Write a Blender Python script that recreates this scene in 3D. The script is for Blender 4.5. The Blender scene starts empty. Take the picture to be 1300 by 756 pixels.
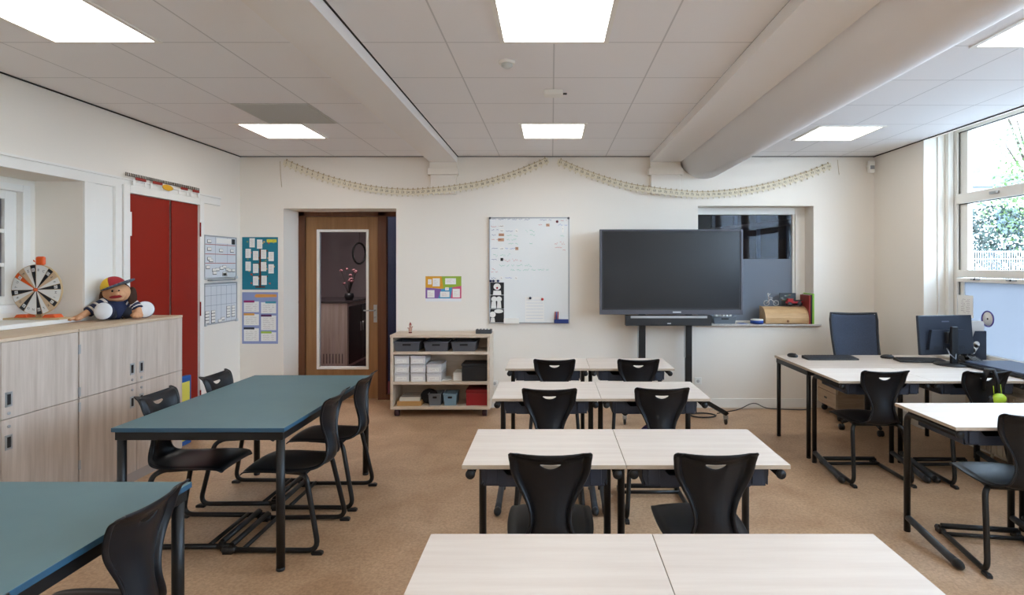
import bpy, bmesh, math, random
from mathutils import Vector, Matrix, Euler
C = bpy.context.scene.collection
PI = math.pi
F = 731.0; VX = 700.0; VY = 338.0; EYE = 1.607      # focal length and vanishing point in pixels, eye height

# ------------------------------------------------------------------ camera
cam = bpy.data.cameras.new('camera'); camo = bpy.data.objects.new('camera', cam); C.objects.link(camo)
camo.location = (0, 0, EYE); camo.rotation_euler = (PI/2, 0, 0)
cam.sensor_width = 36; cam.lens = F/1300*36
cam.shift_x = -(VX-650)/1300; cam.shift_y = -(378-VY)/1300
cam.clip_start = .02; cam.clip_end = 300
sc = bpy.context.scene; sc.camera = camo
sc.view_settings.view_transform = 'Standard'; sc.view_settings.look = 'None'
sc.view_settings.gamma = 1; sc.view_settings.use_curve_mapping = False
sc.view_settings.exposure = 0.72
sc.cycles.max_bounces = 8; sc.cycles.diffuse_bounces = 5; sc.cycles.transparent_max_bounces = 12
# ------------------------------------------------------------------ sky and light levels
SKY_STRENGTH = 9.5
LAMP = 5.7
CORRIDOR_LAMP = 3.5
CORRIDOR_FILL_LEFT = 30.0
w = bpy.data.worlds.new('sky'); sc.world = w; w.use_nodes = True
nt = w.node_tree; bg = nt.nodes['Background']
bg.inputs[0].default_value = (.57, .77, 1.0, 1); bg.inputs[1].default_value = SKY_STRENGTH

# ------------------------------------------------------------------ materials
def s2l(c): return tuple(((v/255)/12.92 if v/255 <= .04045 else ((v/255+.055)/1.055)**2.4) for v in c)
MATS = {}
def mat(name, rgb, rough=.5, metal=0, spec=.5, emit=None, noise=None, bump=None, alpha=None, coat=0):
    """plain procedural material; noise=(scale xyz, strength, rgb2), bump=(scale, strength)"""
    if name in MATS: return MATS[name]
    m = bpy.data.materials.new(name); m.use_nodes = True; n = m.node_tree; b = n.nodes['Principled BSDF']
    c = s2l(rgb)
    b.inputs['Base Color'].default_value = (*c, 1); b.inputs['Roughness'].default_value = rough
    b.inputs['Metallic'].default_value = metal; b.inputs['Specular IOR Level'].default_value = spec
    b.inputs['Coat Weight'].default_value = coat
    if emit:
        b.inputs['Emission Color'].default_value = (*s2l(emit[0]), 1); b.inputs['Emission Strength'].default_value = emit[1]
    tc = None
    if noise or bump:
        tc = n.nodes.new('ShaderNodeTexCoord')
    if noise:
        mp = n.nodes.new('ShaderNodeMapping'); mp.inputs['Scale'].default_value = noise[0]
        n.links.new(tc.outputs['Object'], mp.inputs[0])
        t = n.nodes.new('ShaderNodeTexNoise'); t.inputs['Scale'].default_value = 1; t.inputs['Detail'].default_value = 5
        t.inputs['Roughness'].default_value = .6
        n.links.new(mp.outputs[0], t.inputs['Vector'])
        r = n.nodes.new('ShaderNodeMapRange'); r.inputs['From Min'].default_value = .35; r.inputs['From Max'].default_value = .65
        n.links.new(t.outputs['Fac'], r.inputs['Value'])
        mx = n.nodes.new('ShaderNodeMix'); mx.data_type = 'RGBA'
        mx.inputs['A'].default_value = (*c, 1); mx.inputs['B'].default_value = (*s2l(noise[1]), 1)
        n.links.new(r.outputs[0], mx.inputs['Factor']); n.links.new(mx.outputs['Result'], b.inputs['Base Color'])
    if bump:
        t2 = n.nodes.new('ShaderNodeTexNoise'); t2.inputs['Scale'].default_value = bump[0]; t2.inputs['Detail'].default_value = 4
        n.links.new(tc.outputs['Object'], t2.inputs['Vector'])
        bp = n.nodes.new('ShaderNodeBump'); bp.inputs['Strength'].default_value = bump[1]; bp.inputs['Distance'].default_value = .002
        n.links.new(t2.outputs['Fac'], bp.inputs['Height']); n.links.new(bp.outputs[0], b.inputs['Normal'])
    MATS[name] = m; return m

def lamp_mat(name, rgb, strength):
    m = bpy.data.materials.new(name); m.use_nodes = True; n = m.node_tree
    n.nodes.remove(n.nodes['Principled BSDF']); e = n.nodes.new('ShaderNodeEmission')
    e.inputs[0].default_value = (*s2l(rgb), 1); e.inputs[1].default_value = strength
    n.links.new(e.outputs[0], n.nodes['Material Output'].inputs[0]); return m

def glass_mat(name, tint=(255, 255, 255), refl=1.0):
    m = bpy.data.materials.new(name); m.use_nodes = True; n = m.node_tree
    n.nodes.remove(n.nodes['Principled BSDF'])
    tr = n.nodes.new('ShaderNodeBsdfTransparent'); tr.inputs[0].default_value = (*s2l(tint), 1)
    gl = n.nodes.new('ShaderNodeBsdfGlossy'); gl.inputs['Roughness'].default_value = .02
    lw_ = n.nodes.new('ShaderNodeLayerWeight'); lw_.inputs[0].default_value = .5
    pw = n.nodes.new('ShaderNodeMath'); pw.operation = 'POWER'; pw.inputs[1].default_value = 5
    ma = n.nodes.new('ShaderNodeMath'); ma.operation = 'MULTIPLY_ADD'; ma.inputs[1].default_value = .9*refl; ma.inputs[2].default_value = .035*refl
    mx = n.nodes.new('ShaderNodeMixShader')
    n.links.new(lw_.outputs['Facing'], pw.inputs[0]); n.links.new(pw.outputs[0], ma.inputs[0]); n.links.new(ma.outputs[0], mx.inputs[0])
    n.links.new(tr.outputs[0], mx.inputs[1]); n.links.new(gl.outputs[0], mx.inputs[2])
    n.links.new(mx.outputs[0], n.nodes['Material Output'].inputs[0]); return m

def frost_mat(name, rgb, trans=.75):
    m = bpy.data.materials.new(name); m.use_nodes = True; n = m.node_tree
    n.nodes.remove(n.nodes['Principled BSDF'])
    tl = n.nodes.new('ShaderNodeBsdfTranslucent'); tl.inputs[0].default_value = (*s2l(rgb), 1)
    df = n.nodes.new('ShaderNodeBsdfDiffuse'); df.inputs[0].default_value = (*s2l(rgb), 1)
    mx = n.nodes.new('ShaderNodeMixShader'); mx.inputs[0].default_value = trans
    n.links.new(df.outputs[0], mx.inputs[1]); n.links.new(tl.outputs[0], mx.inputs[2])
    n.links.new(mx.outputs[0], n.nodes['Material Output'].inputs[0]); return m

def floor_mat():
    m = bpy.data.materials.new('marmoleum'); m.use_nodes = True; n = m.node_tree; b = n.nodes['Principled BSDF']
    tc = n.nodes.new('ShaderNodeTexCoord')
    big = n.nodes.new('ShaderNodeTexNoise'); big.inputs['Scale'].default_value = 3.2; big.inputs['Detail'].default_value = 8; big.inputs['Distortion'].default_value = .5
    fine = n.nodes.new('ShaderNodeTexNoise'); fine.inputs['Scale'].default_value = 60; fine.inputs['Detail'].default_value = 6; fine.inputs['Distortion'].default_value = .6
    for t in (big, fine): n.links.new(tc.outputs['Object'], t.inputs['Vector'])
    cr = n.nodes.new('ShaderNodeValToRGB')
    e = cr.color_ramp.elements; e[0].position = .3; e[0].color = (*s2l((178, 144, 112)), 1); e[1].position = .7; e[1].color = (*s2l((200, 168, 136)), 1)
    cr2 = n.nodes.new('ShaderNodeValToRGB')
    e = cr2.color_ramp.elements; e[0].position = .35; e[0].color = (.84, .81, .79, 1); e[1].position = .62; e[1].color = (1.1, 1.1, 1.1, 1)
    n.links.new(big.outputs['Fac'], cr.inputs[0]); n.links.new(fine.outputs['Fac'], cr2.inputs[0])
    mx = n.nodes.new('ShaderNodeMix'); mx.data_type = 'RGBA'; mx.blend_type = 'MULTIPLY'; mx.inputs['Factor'].default_value = 1
    n.links.new(cr.outputs[0], mx.inputs['A']); n.links.new(cr2.outputs[0], mx.inputs['B'])
    n.links.new(mx.outputs['Result'], b.inputs['Base Color'])
    b.inputs['Roughness'].default_value = .42; b.inputs['Specular IOR Level'].default_value = .35
    return m

def tile_mat(name, x0, y0, rgb):
    """ceiling tiles 0.6 m with fine grid lines through (x0, y0)"""
    m = bpy.data.materials.new(name); m.use_nodes = True; n = m.node_tree; b = n.nodes['Principled BSDF']
    b.inputs['Roughness'].default_value = .9; b.inputs['Specular IOR Level'].default_value = .1
    tc = n.nodes.new('ShaderNodeTexCoord'); sp = n.nodes.new('ShaderNodeSeparateXYZ')
    n.links.new(tc.outputs['Object'], sp.inputs[0])
    outs = []
    for ax, o in ((0, x0), (1, y0)):
        a = n.nodes.new('ShaderNodeMath'); a.operation = 'SUBTRACT'; a.inputs[1].default_value = o
        n.links.new(sp.outputs[ax], a.inputs[0])
        p = n.nodes.new('ShaderNodeMath'); p.operation = 'PINGPONG'; p.inputs[1].default_value = .3
        n.links.new(a.outputs[0], p.inputs[0])
        l = n.nodes.new('ShaderNodeMath'); l.operation = 'LESS_THAN'; l.inputs[1].default_value = .0045
        n.links.new(p.outputs[0], l.inputs[0]); outs.append(l)
    mx = n.nodes.new('ShaderNodeMath'); mx.operation = 'MAXIMUM'
    n.links.new(outs[0].outputs[0], mx.inputs[0]); n.links.new(outs[1].outputs[0], mx.inputs[1])
    c = n.nodes.new('ShaderNodeMix'); c.data_type = 'RGBA'
    c.inputs['A'].default_value = (*s2l(rgb), 1); c.inputs['B'].default_value = (*s2l(tuple(v*.86 for v in rgb)), 1)
    n.links.new(mx.outputs[0], c.inputs['Factor']); n.links.new(c.outputs['Result'], b.inputs['Base Color'])
    return m

WALL = mat('wall_paint', (240, 233, 222), .85, spec=.2, bump=(180, .12))
WHITE = mat('white_lacquer', (238, 235, 228), .45)
WFRAME = mat('window_frame_paint', (238, 234, 226), .4)
BEAM = mat('beam_paint', (238, 234, 230), .8, spec=.2)
DUCT = mat('duct_paint', (234, 230, 228), .6, spec=.3)
DARKGAP = mat('shadow_gap', (40, 40, 40), .9)
FLOOR = floor_mat()
DESKTOP = mat('light_wood_laminate', (230, 219, 208), .38, noise=((1.6, 22, 22), (220, 207, 195)))
DESKEDGE = mat('light_wood_edge', (188, 172, 152), .5)
CABW = mat('washed_wood_laminate', (214, 200, 188), .45, noise=((22, 22, 1.3), (190, 174, 160)))
CABEDGE = mat('pale_wood_top', (216, 196, 170), .45, noise=((14, 1.2, 14), (200, 176, 148)))
SHELFW = mat('shelf_wood', (222, 205, 186), .45, noise=((1.5, 14, 14), (205, 186, 164)))
BLACKM = mat('black_powder_coat', (16, 17, 19), .42, spec=.45)
BLACKP = mat('black_plastic', (24, 26, 30), .45)
SHELL = mat('charcoal_shell_plastic', (16, 18, 23), .4, spec=.36, bump=(400, .08))
FOOT = mat('grey_foot_plastic', (52, 56, 62), .4)
TRAY = mat('slate_blue_tray', (44, 52, 68), .5)
TEAL = mat('petrol_linoleum', (98, 127, 133), .45, spec=.35, noise=((4, 4, 4), (94, 123, 130)))
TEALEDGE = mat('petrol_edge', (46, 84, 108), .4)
RED = mat('red_door_paint', (140, 32, 18), .5, spec=.25)
OAK = mat('oak_veneer', (158, 116, 74), .45, noise=((18, 18, 1.0), (138, 98, 60)))
OAKD = mat('dark_stained_frame', (104, 62, 34), .45, noise=((18, 18, 1.0), (90, 50, 26)))
STEEL = mat('brushed_steel', (180, 180, 178), .3, metal=.9)
ALU = mat('aluminium', (178, 180, 182), .4, metal=.6)
SCREEN = mat('dark_screen_glass', (32, 34, 38), .22, spec=.4)
BEZEL = mat('screen_bezel', (86, 86, 94), .4, metal=.3)
BOARD = mat('whiteboard_enamel', (236, 238, 236), .22)
PAPER = mat('paper', (240, 238, 232), .8)
INK = mat('black_ink', (24, 24, 26), .7)
GREYBASK = mat('grey_basket_plastic', (84, 86, 92), .55)
BLUEBASK = mat('pale_blue_basket_plastic', (122, 150, 166), .55)
ORANGE = mat('orange_plastic', (226, 92, 34), .4)
GLASS = glass_mat('clear_glass')
GLASSD = glass_mat('interior_glass', (225, 225, 232), .35)
FROST = frost_mat('frosted_film', (160, 160, 163), .8)
CORWALL = mat('corridor_paint', (196, 184, 186), .8)
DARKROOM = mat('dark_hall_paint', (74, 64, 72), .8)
def col(name, rgb, rough=.6, **k): return mat(name, rgb, rough, **k)

# ------------------------------------------------------------------ mesh helpers
class MB:
    def __init__(s, *mats): s.v = []; s.f = []; s.mi = []; s.sm = []; s.mats = list(mats); s.cur = 0; s.M = Matrix()
    def use(s, m):
        if m not in s.mats: s.mats.append(m)
        s.cur = s.mats.index(m); return s
    def add(s, vs, fs, smooth=False):
        o = len(s.v); s.v += [tuple(s.M @ Vector(p)) for p in vs]
        for f in fs: s.f.append(tuple(i+o for i in f)); s.mi.append(s.cur); s.sm.append(smooth)
        return s
    def box(s, x0, x1, y0, y1, z0, z1):
        v = [(x, y, z) for z in (z0, z1) for y in (y0, y1) for x in (x0, x1)]
        return s.add(v, [(0, 2, 3, 1), (4, 5, 7, 6), (0, 1, 5, 4), (2, 6, 7, 3), (0, 4, 6, 2), (1, 3, 7, 5)])
    def cbox(s, cx, cy, cz, sx, sy, sz): return s.box(cx-sx/2, cx+sx/2, cy-sy/2, cy+sy/2, cz-sz/2, cz+sz/2)
    def prism(s, poly, a0, a1, axis='y'):
        """poly: list of 2D points; axis y -> (x,z), axis x -> (y,z), axis z -> (x,y)"""
        def P(p, a): return (p[0], a, p[1]) if axis == 'y' else ((a, p[0], p[1]) if axis == 'x' else (p[0], p[1], a))
        n = len(poly); v = [P(p, a0) for p in poly]+[P(p, a1) for p in poly]
        f = [tuple(range(n)), tuple(range(2*n-1, n-1, -1))]+[(i, i+n, (i+1) % n+n, (i+1) % n) for i in range(n)]
        return s.add(v, f)
    def tube(s, pts, r, seg=10, cap=True, smooth=True, flat=1.0):
        pts = [Vector(p) for p in pts]; n = len(pts); v = []; up = None
        rs = r if isinstance(r, (list, tuple)) else [r]*n
        for i, p in enumerate(pts):
            t = (pts[min(i+1, n-1)]-pts[max(i-1, 0)]).normalized()
            if up is None:
                a = Vector((0, 0, 1)) if abs(t.z) < .9 else Vector((1, 0, 0)); up = t.cross(a).normalized()
            up = (up-t*up.dot(t)).normalized(); b = t.cross(up)
            for k in range(seg):
                an = 2*PI*k/seg; v.append(p+up*math.cos(an)*rs[i]+b*math.sin(an)*rs[i]*flat)
        f = [(i*seg+k, i*seg+(k+1) % seg, (i+1)*seg+(k+1) % seg, (i+1)*seg+k) for i in range(n-1) for k in range(seg)]
        s.add(v, f, smooth)
        if cap:
            o = len(s.v)-n*seg
            for fc in (tuple(o+k for k in reversed(range(seg))), tuple(o+(n-1)*seg+k for k in range(seg))):
                s.f.append(fc); s.mi.append(s.cur); s.sm.append(False)
        return s
    def lathe(s, prof, cx=0, cy=0, cz=0, seg=20, smooth=True, axis='z'):
        v = []; n = len(prof)
        for r, h in prof:
            for k in range(seg):
                a = 2*PI*k/seg; x, y = r*math.cos(a), r*math.sin(a)
                v.append((cx+x, cy+y, cz+h) if axis == 'z' else ((cx+x, cy+h, cz+y) if axis == 'y' else (cx+h, cy+x, cz+y)))
        f = [(i*seg+k, i*seg+(k+1) % seg, (i+1)*seg+(k+1) % seg, (i+1)*seg+k) for i in range(n-1) for k in range(seg)]
        f += [tuple(range(seg-1, -1, -1)), tuple((n-1)*seg+k for k in range(seg))]
        return s.add(v, f, smooth)
    def ell(s, c, r, seg=16, rings=10, rot=None):
        v = []; R = Euler(rot).to_matrix() if rot else Matrix.Identity(3)
        for i in range(rings+1):
            a = PI*i/rings
            for k in range(seg):
                b = 2*PI*k/seg
                v.append(Vector(c)+R @ Vector((r[0]*math.sin(a)*math.cos(b), r[1]*math.sin(a)*math.sin(b), r[2]*math.cos(a))))
        f = [(i*seg+k, (i+1)*seg+k, (i+1)*seg+(k+1) % seg, i*seg+(k+1) % seg) for i in range(rings) for k in range(seg)]
        return s.add(v, f, True)
    def text(s, st, size, origin, right=(1, 0, 0), up=(0, 0, 1), align=.5):
        vs, fs, wd = glyphs(st)
        R = Vector(right).normalized(); U = Vector(up).normalized(); o = Vector(origin)
        return s.add([o+R*((x-wd*align)*size)+U*(y*size) for x, y in vs], fs)
    def build(s, name, m=None, parent=None, bevel=0, loc=None, rz=0, solid=0, sub=0):
        me = bpy.data.meshes.new(name); me.from_pydata(s.v, [], s.f)
        for mm in ([m] if m else s.mats): me.materials.append(mm)
        if not m: me.polygons.foreach_set('material_index', s.mi)
        me.polygons.foreach_set('use_smooth', s.sm); me.validate(); me.update()
        b = bmesh.new(); b.from_mesh(me); bmesh.ops.recalc_face_normals(b, faces=b.faces); b.to_mesh(me); b.free()
        o = bpy.data.objects.new(name, me); C.objects.link(o)
        if parent is not None: o.parent = parent
        if loc: o.location = loc
        o.rotation_euler.z = rz
        if solid: d = o.modifiers.new('s', 'SOLIDIFY'); d.thickness = solid; d.offset = 0
        if bevel:
            d = o.modifiers.new('b', 'BEVEL'); d.width = bevel; d.segments = 2; d.limit_method = 'ANGLE'; d.angle_limit = math.radians(40)
        if sub: d = o.modifiers.new('u', 'SUBSURF'); d.levels = sub; d.render_levels = sub
        return o
GL = {}
def glyphs(st):
    if st in GL: return GL[st]
    cu = bpy.data.curves.new('glyph', 'FONT'); cu.body = st; cu.size = 1; cu.resolution_u = 2
    o = bpy.data.objects.new('glyph', cu); C.objects.link(o)
    me = o.to_mesh(); vs = [(v.co.x, v.co.y) for v in me.vertices]; fs = [tuple(p.vertices) for p in me.polygons]
    o.to_mesh_clear(); bpy.data.objects.remove(o); bpy.data.curves.remove(cu)
    wd = max([v[0] for v in vs]+[0]); GL[st] = (vs, fs, wd); return GL[st]

def arc(c, r, a0, a1, n, plane='yz'):
    out = []
    for i in range(n+1):
        a = a0+(a1-a0)*i/n; u, v = r*math.cos(a), r*math.sin(a)
        out.append((c[0], c[1]+u, c[2]+v) if plane == 'yz' else ((c[0]+u, c[1], c[2]+v) if plane == 'xz' else (c[0]+u, c[1]+v, c[2])))
    return out
def fillet(pts, r, n=5):
    """round the inner corners of a polyline"""
    P = [Vector(p) for p in pts]; out = [P[0]]
    for i in range(1, len(P)-1):
        a, b, c = P[i-1], P[i], P[i+1]; d1 = (a-b); d2 = (c-b); rr = min(r, d1.length*.49, d2.length*.49)
        p, q = b+d1.normalized()*rr, b+d2.normalized()*rr
        for k in range(n+1):
            t = k/n; out.append(p*(1-t)**2+b*2*t*(1-t)+q*t*t)
    return out+[P[-1]]
def tag(o, label, cat, group=None):
    o['label'] = label; o['category'] = cat
    if group: o['group'] = group
    return o
def thing(name, label, cat, loc=(0, 0, 0), rz=0, group=None):
    o = bpy.data.objects.new(name, None); C.objects.link(o); o.empty_display_size = .1
    o.location = loc; o.rotation_euler.z = rz; return tag(o, label, cat, group)
def struct(o): o['kind'] = 'structure'; return o
def dup(root, loc, rz, label, group=None):
    def cp(o, par):
        c = o.copy(); C.objects.link(c); c.parent = par
        for ch in list(o.children): cp(ch, c)
        return c
    r = cp(root, None); r.location = loc; r.rotation_euler.z = rz; r['label'] = label
    if group: r['group'] = group
    return r
def P(px, py, y): return ((px-VX)*y/F, y, EYE-(py-VY)*y/F)
def scribble(mb, x0, x1, y, z, h, rng, th=.0022, step=.011, plane='xz'):
    """a line of illegible handwriting as thin flat strokes"""
    x = x0
    while x < x1:
        L = min(x1, x+rng.uniform(.03, .09)); pts = []
        while x < L: pts.append((x, z+rng.uniform(-h/2, h/2))); x += step*rng.uniform(.6, 1.2)
        for a, b in zip(pts, pts[1:]):
            if plane == 'xz': mb.add([(a[0], y, a[1]-th/2), (b[0], y, b[1]-th/2), (b[0], y, b[1]+th/2), (a[0], y, a[1]+th/2)], [(0, 1, 2, 3)])
            else: mb.add([(y, a[0], a[1]-th/2), (y, b[0], b[1]-th/2), (y, b[0], b[1]+th/2), (y, a[0], a[1]+th/2)], [(0, 1, 2, 3)])
        x += .014

# ------------------------------------------------------------------ room shell
XL, XR, YB, YF, H = -3.53, 3.66, 6.53, -2.6, 2.851
XW = 3.97   # window plane
struct(MB().box(-5.6, XR+.6, YF, 12.2, -.12, 0).build('floor', FLOOR))
# ceiling in three bays between the beams
cm = MB(); CT = [tile_mat('ceiling_tiles_left_bay', -2.46, .2, (240, 238, 238)), tile_mat('ceiling_tiles_middle_bay', .015, .2, (240, 238, 238)), tile_mat('ceiling_tiles_window_bay', 2.67, .25, (240, 239, 240))]
for t, (a, b) in zip(CT, ((XL-.1, -1.36), (-1.055, 1.125), (1.45, XR))): cm.use(t).box(a, b, YF, YB+.05, H, H+.12)
struct(cm.build('ceiling'))
struct(MB().box(-5.6, XR+.9, YF-.2, YB+.05, 3.2, 3.3).build('ceiling', WALL))
# edge profile along left wall and along the beams
t1 = MB(DARKGAP).box(XL, XL+.014, YF, YB, H-.008, H-.001).box(-1.067, -1.055, YF, YB, H-.002, H+.05).box(1.115, 1.127, YF, YB, H-.002, H+.05).box(XR-.012, XR, YF, YB, H-.008, H-.001).box(XL, -1.37, YB-.014, YB-.001, H-.006, H-.001).box(-1.067, 1.115, YB-.014, YB-.001, H-.006, H-.001).box(1.46, XR, YB-.014, YB-.001, H-.006, H-.001)
struct(t1.build('trim_1'))
BZ = EYE+1.171
struct(MB(BEAM).box(-1.368, -1.067, YF, YB, BZ, 3.2).build('trim_2'))
struct(MB(BEAM).box(1.115, 1.455, YF, YB, BZ, 3.2).build('trim_3'))
def capital(x0, x1, n):
    m = MB(WALL).box(x0, x1, YB-.06, YB, BZ-.07, BZ).box(x0-.022, x1+.022, YB-.08, YB, BZ-.145, BZ-.07).box(x0+.006, x1-.006, YB-.055, YB, BZ-.36, BZ-.145)
    struct(m.build(n, bevel=.004))
capital(-1.368, -1.067, 'trim_4'); capital(1.115, 1.455, 'trim_5')
# round ventilation duct
d = MB(DUCT).lathe([(.3, YF+.02), (.3, YB-.002)], 1.735, 0, EYE+1.29, 64, axis='y')
tag(d.build('ventilation_duct'), 'large round grey air duct running along the ceiling beside the beam', 'duct')

# back wall with door and window openings
bw = MB(WALL); W1 = YB+.38
bw.box(-5.6, -3.036, YB, W1, 0, 3.2).box(-3.036, -1.76, YB, W1, 2.26, 3.2).box(-1.76, 1.66, YB, W1, 0, 3.2)
bw.box(1.66, 2.973, YB, W1, 0, .93).box(1.66, 2.973, YB, W1, 2.29, 3.2).box(2.973, XR+.9, YB, W1, 0, 3.2)
struct(bw.build('wall_back'))
struct(MB(WALL).box(-5.6, XR+.9, YF-.15, YF, 0, 3.2).build('wall_rear'))
# left wall: recess with a window
RY0, RY1, RZ0, RZ1, RX = 2.5, 4.337, 1.225, 2.245, -3.89
lw = MB(WALL)
lw.box(XL-.36, XL, YF, RY0, 0, 3.2).box(XL-.36, XL, RY1, YB, 0, 3.2).box(XL-.36, XL, RY0, RY1, 0, RZ0-.03).box(XL-.36, XL, RY0, RY1, RZ1, 3.2)
lw.box(RX-.2, RX, YF, 2.6, 0, 3.2).box(RX-.2, RX, 4.28, YB+.2, 0, 3.2).box(RX-.2, RX, 2.6, 4.28, 0, 1.27).box(RX-.2, RX, 2.6, 4.28, 2.2, 3.2)
struct(lw.build('wall_left'))
struct(MB(WHITE).box(RX, XL+.02, RY0, RY1, RZ0-.03, RZ0).build('trim_6', bevel=.004))
# casement window in the recess
wn = thing('window_1', '', ''); del wn['label']; del wn['category']; struct(wn)
m = MB(WFRAME)
for y0, y1 in ((4.22, 4.28), (2.6, 2.66)): m.box(RX-.12, RX+.02, y0, y1, 1.27, 2.2)
m.box(RX-.12, RX+.02, 2.66, 4.22, 1.27, 1.33).box(RX-.12, RX+.02, 2.66, 4.22, 2.15, 2.2)
m.build('frame', WFRAME, wn, bevel=.004)
m = MB(WFRAME)
for y0 in (2.66, 3.44):
    y1 = y0+.78
    m.box(RX-.08, RX-.03, y0, y0+.07, 1.33, 2.15).box(RX-.08, RX-.03, y1-.09, y1, 1.33, 2.15)
    m.box(RX-.08, RX-.03, y0+.07, y1-.09, 1.33, 1.39).box(RX-.08, RX-.03, y0+.07, y1-.09, 2.09, 2.15)
    for z in (1.615, 1.86): m.box(RX-.075, RX-.035, y0+.07, y1-.09, z-.014, z+.014)
m.build('sash', WFRAME, wn, bevel=.003)
MB(GLASSD).box(RX-.057, RX-.053, 2.7, 4.2, 1.36, 2.12).build('pane', GLASSD, wn)
# dark hall behind that window
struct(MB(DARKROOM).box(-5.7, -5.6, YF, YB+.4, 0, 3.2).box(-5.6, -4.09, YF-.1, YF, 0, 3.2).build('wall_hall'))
# wall panelling on the left wall (boards proud of the plaster)
tp = MB(WHITE)
PX = XL+.016
tp.box(XL, PX, RY0, 6.115, RZ1, 2.33).box(XL, PX+.012, RY0, 6.115, 2.318, 2.335)
tp.box(XL, PX, RY1, RY1+.1, 0, RZ1).box(XL, PX+.01, 4.63, 4.70, 0, RZ1).box(XL, PX, 5.8, 5.825, 0, RZ1)
tp.box(XL, XL+.004, RY1+.1, 4.63, 0, RZ1)
struct(tp.build('trim_7', bevel=.003))
# red double door
dr = struct(thing('door_1', '', '')); del dr['label']; del dr['category']
m = MB(WHITE).box(XL, XL+.035, 4.71, 4.78, 0, 2.28).box(XL, XL+.035, 5.73, 5.80, 0, 2.28).box(XL, XL+.035, 4.78, 5.73, 2.215, 2.28)
m.build('door_frame', WHITE, dr, bevel=.004)
MB(RED).box(XL, XL+.012, 4.783, 5.306, .01, 2.212).build('door_leaf', RED, dr, bevel=.003)
m = MB(RED); m.M = Matrix.Translation((XL, 5.728, 0)) @ Matrix.Rotation(math.radians(2.4), 4, 'Z')
m.box(0, .012, -.415, 0, .01, 2.212).build('door_leaf', RED, dr, bevel=.003)
m = MB(WHITE).box(XL+.012, XL+.018, 4.79, 4.82, 1.86, 2.06); m.build('door_label', WHITE, dr)
for z in (1.97, 1.18, .3): MB(RED).tube([(XL+.036, 5.733, z-.07), (XL+.036, 5.733, z+.07)], .007).build('hinge', RED, dr)

# right wall: pier, low wall under the windows, sill, lintel
rw = MB(WALL)
rw.box(XR, XW+.12, 5.66, YB, 0, 3.2)
rw.box(3.74, XW+.2, YF, 5.66, 0, .735).box(XR, XW+.3, YF, 5.66, 3.02, 3.2).box(XR, XR+.05, YF, 5.66, H, 3.02)
rw.box(XW+.06, XW+.25, YF, 5.66, 2.98, 3.2)
struct(rw.build('wall_right'))
struct(MB(WFRAME).box(3.70, XW+.02, YF, 5.66, .735, .762).build('trim_8', bevel=.006))
struct(MB(WFRAME).box(3.87, 3.925, 5.615, 5.66, .76, 3.02).box(3.79, 3.81, 5.645, 5.66, .76, 3.02).build('trim_9', bevel=.006))
def big_window(n, y0, y1, first=False):
    wd = struct(thing('window_%d' % n, '', '')); del wd['label']; del wd['category']
    a, b = XW-.04, XW+.05
    z0, z1 = .762, 3.0
    m = MB(WFRAME)
    m.box(a, b, y1-.075, y1, z0, z1).box(a, b, y0, y0+.075, z0, z1).box(a, b, y0+.075, y1-.075, 2.90, z1)
    m.box(a-.008, b, y0+.075, y1-.075, 2.205, 2.30).box(a-.008, b, y0+.075, y1-.075, 1.50, 1.57).box(a-.004, b, y0+.075, y1-.075, 1.455, 1.49).box(a, b, y0+.075, y1-.075, z0, .80)
    m.build('frame', WFRAME, wd, bevel=.004)
    m = MB(DARKGAP)
    for za, zb in ((.80, 1.455), (1.57, 2.205), (2.30, 2.90)):
        m.box(a+.02, a+.024, y1-.083, y1-.075, za, zb).box(a+.02, a+.024, y0+.075, y0+.083, za, zb)
        if za > 1: m.box(a+.02, a+.024, y0+.083, y1-.083, zb-.007, zb)
    m.build('seal', DARKGAP, wd)
    m = MB(WFRAME)
    for za, zb in ((1.57, 2.205), (2.30, 2.90)):
        m.box(a+.03, b-.01, y1-.175, y1-.08, za, zb).box(a+.03, b-.01, y0+.08, y0+.175, za, zb)
    m.box(a+.03, b-.01, y1-.12, y1-.08, .80, 1.455).box(a+.03, b-.01, y0+.08, y0+.12, .80, 1.455)
    m.build('sash', WFRAME, wd, bevel=.006)
    MB().box(XW+.01, XW+.016, y0+.1, y1-.1, 2.29, 2.905).build('pane', GLASS, wd)
    MB().box(XW+.01, XW+.016, y0+.1, y1-.1, 1.56, 2.21).build('pane', GLASS, wd)
    MB().box(XW+.004, XW+.012, y0+.1, y1-.1, .795, 1.46).build('frosted_pane', FROST, wd)
    for yy in (y1-.33, y1-.75):
        m = MB(ALU).box(a-.02, a-.004, yy-.05, yy+.05, 1.476, 1.49).use(BLACKP).lathe([(.009, -.012), (.009, 0)], a-.012, yy, 1.484, 10, axis='x')
        m.build('latch', None, wd)
    m = MB(ALU).box(a-.03, a-.008, y1-.62, y1-.52, 2.245, 2.27); m.build('latch', None, wd, bevel=.004)
big_window(2, 3.72, 5.655); big_window(3, 1.76, 3.70); big_window(4, -.2, 1.74); big_window(5, -2.2, -.22)
# baseboards
struct(MB(WHITE).box(XL, -3.04, YB-.014, YB, 0, .105).box(-1.755, XR, YB-.014, YB, 0, .105).build('baseboard_back', bevel=.003))
struct(MB(WHITE).box(XR-.014, XR, 5.66, YB-.014, 0, .105).build('baseboard_right', bevel=.003))
struct(MB(WHITE).box(XL, XL+.014, 5.85, YB-.014, 0, .105).build('baseboard_left', bevel=.003))

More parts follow.
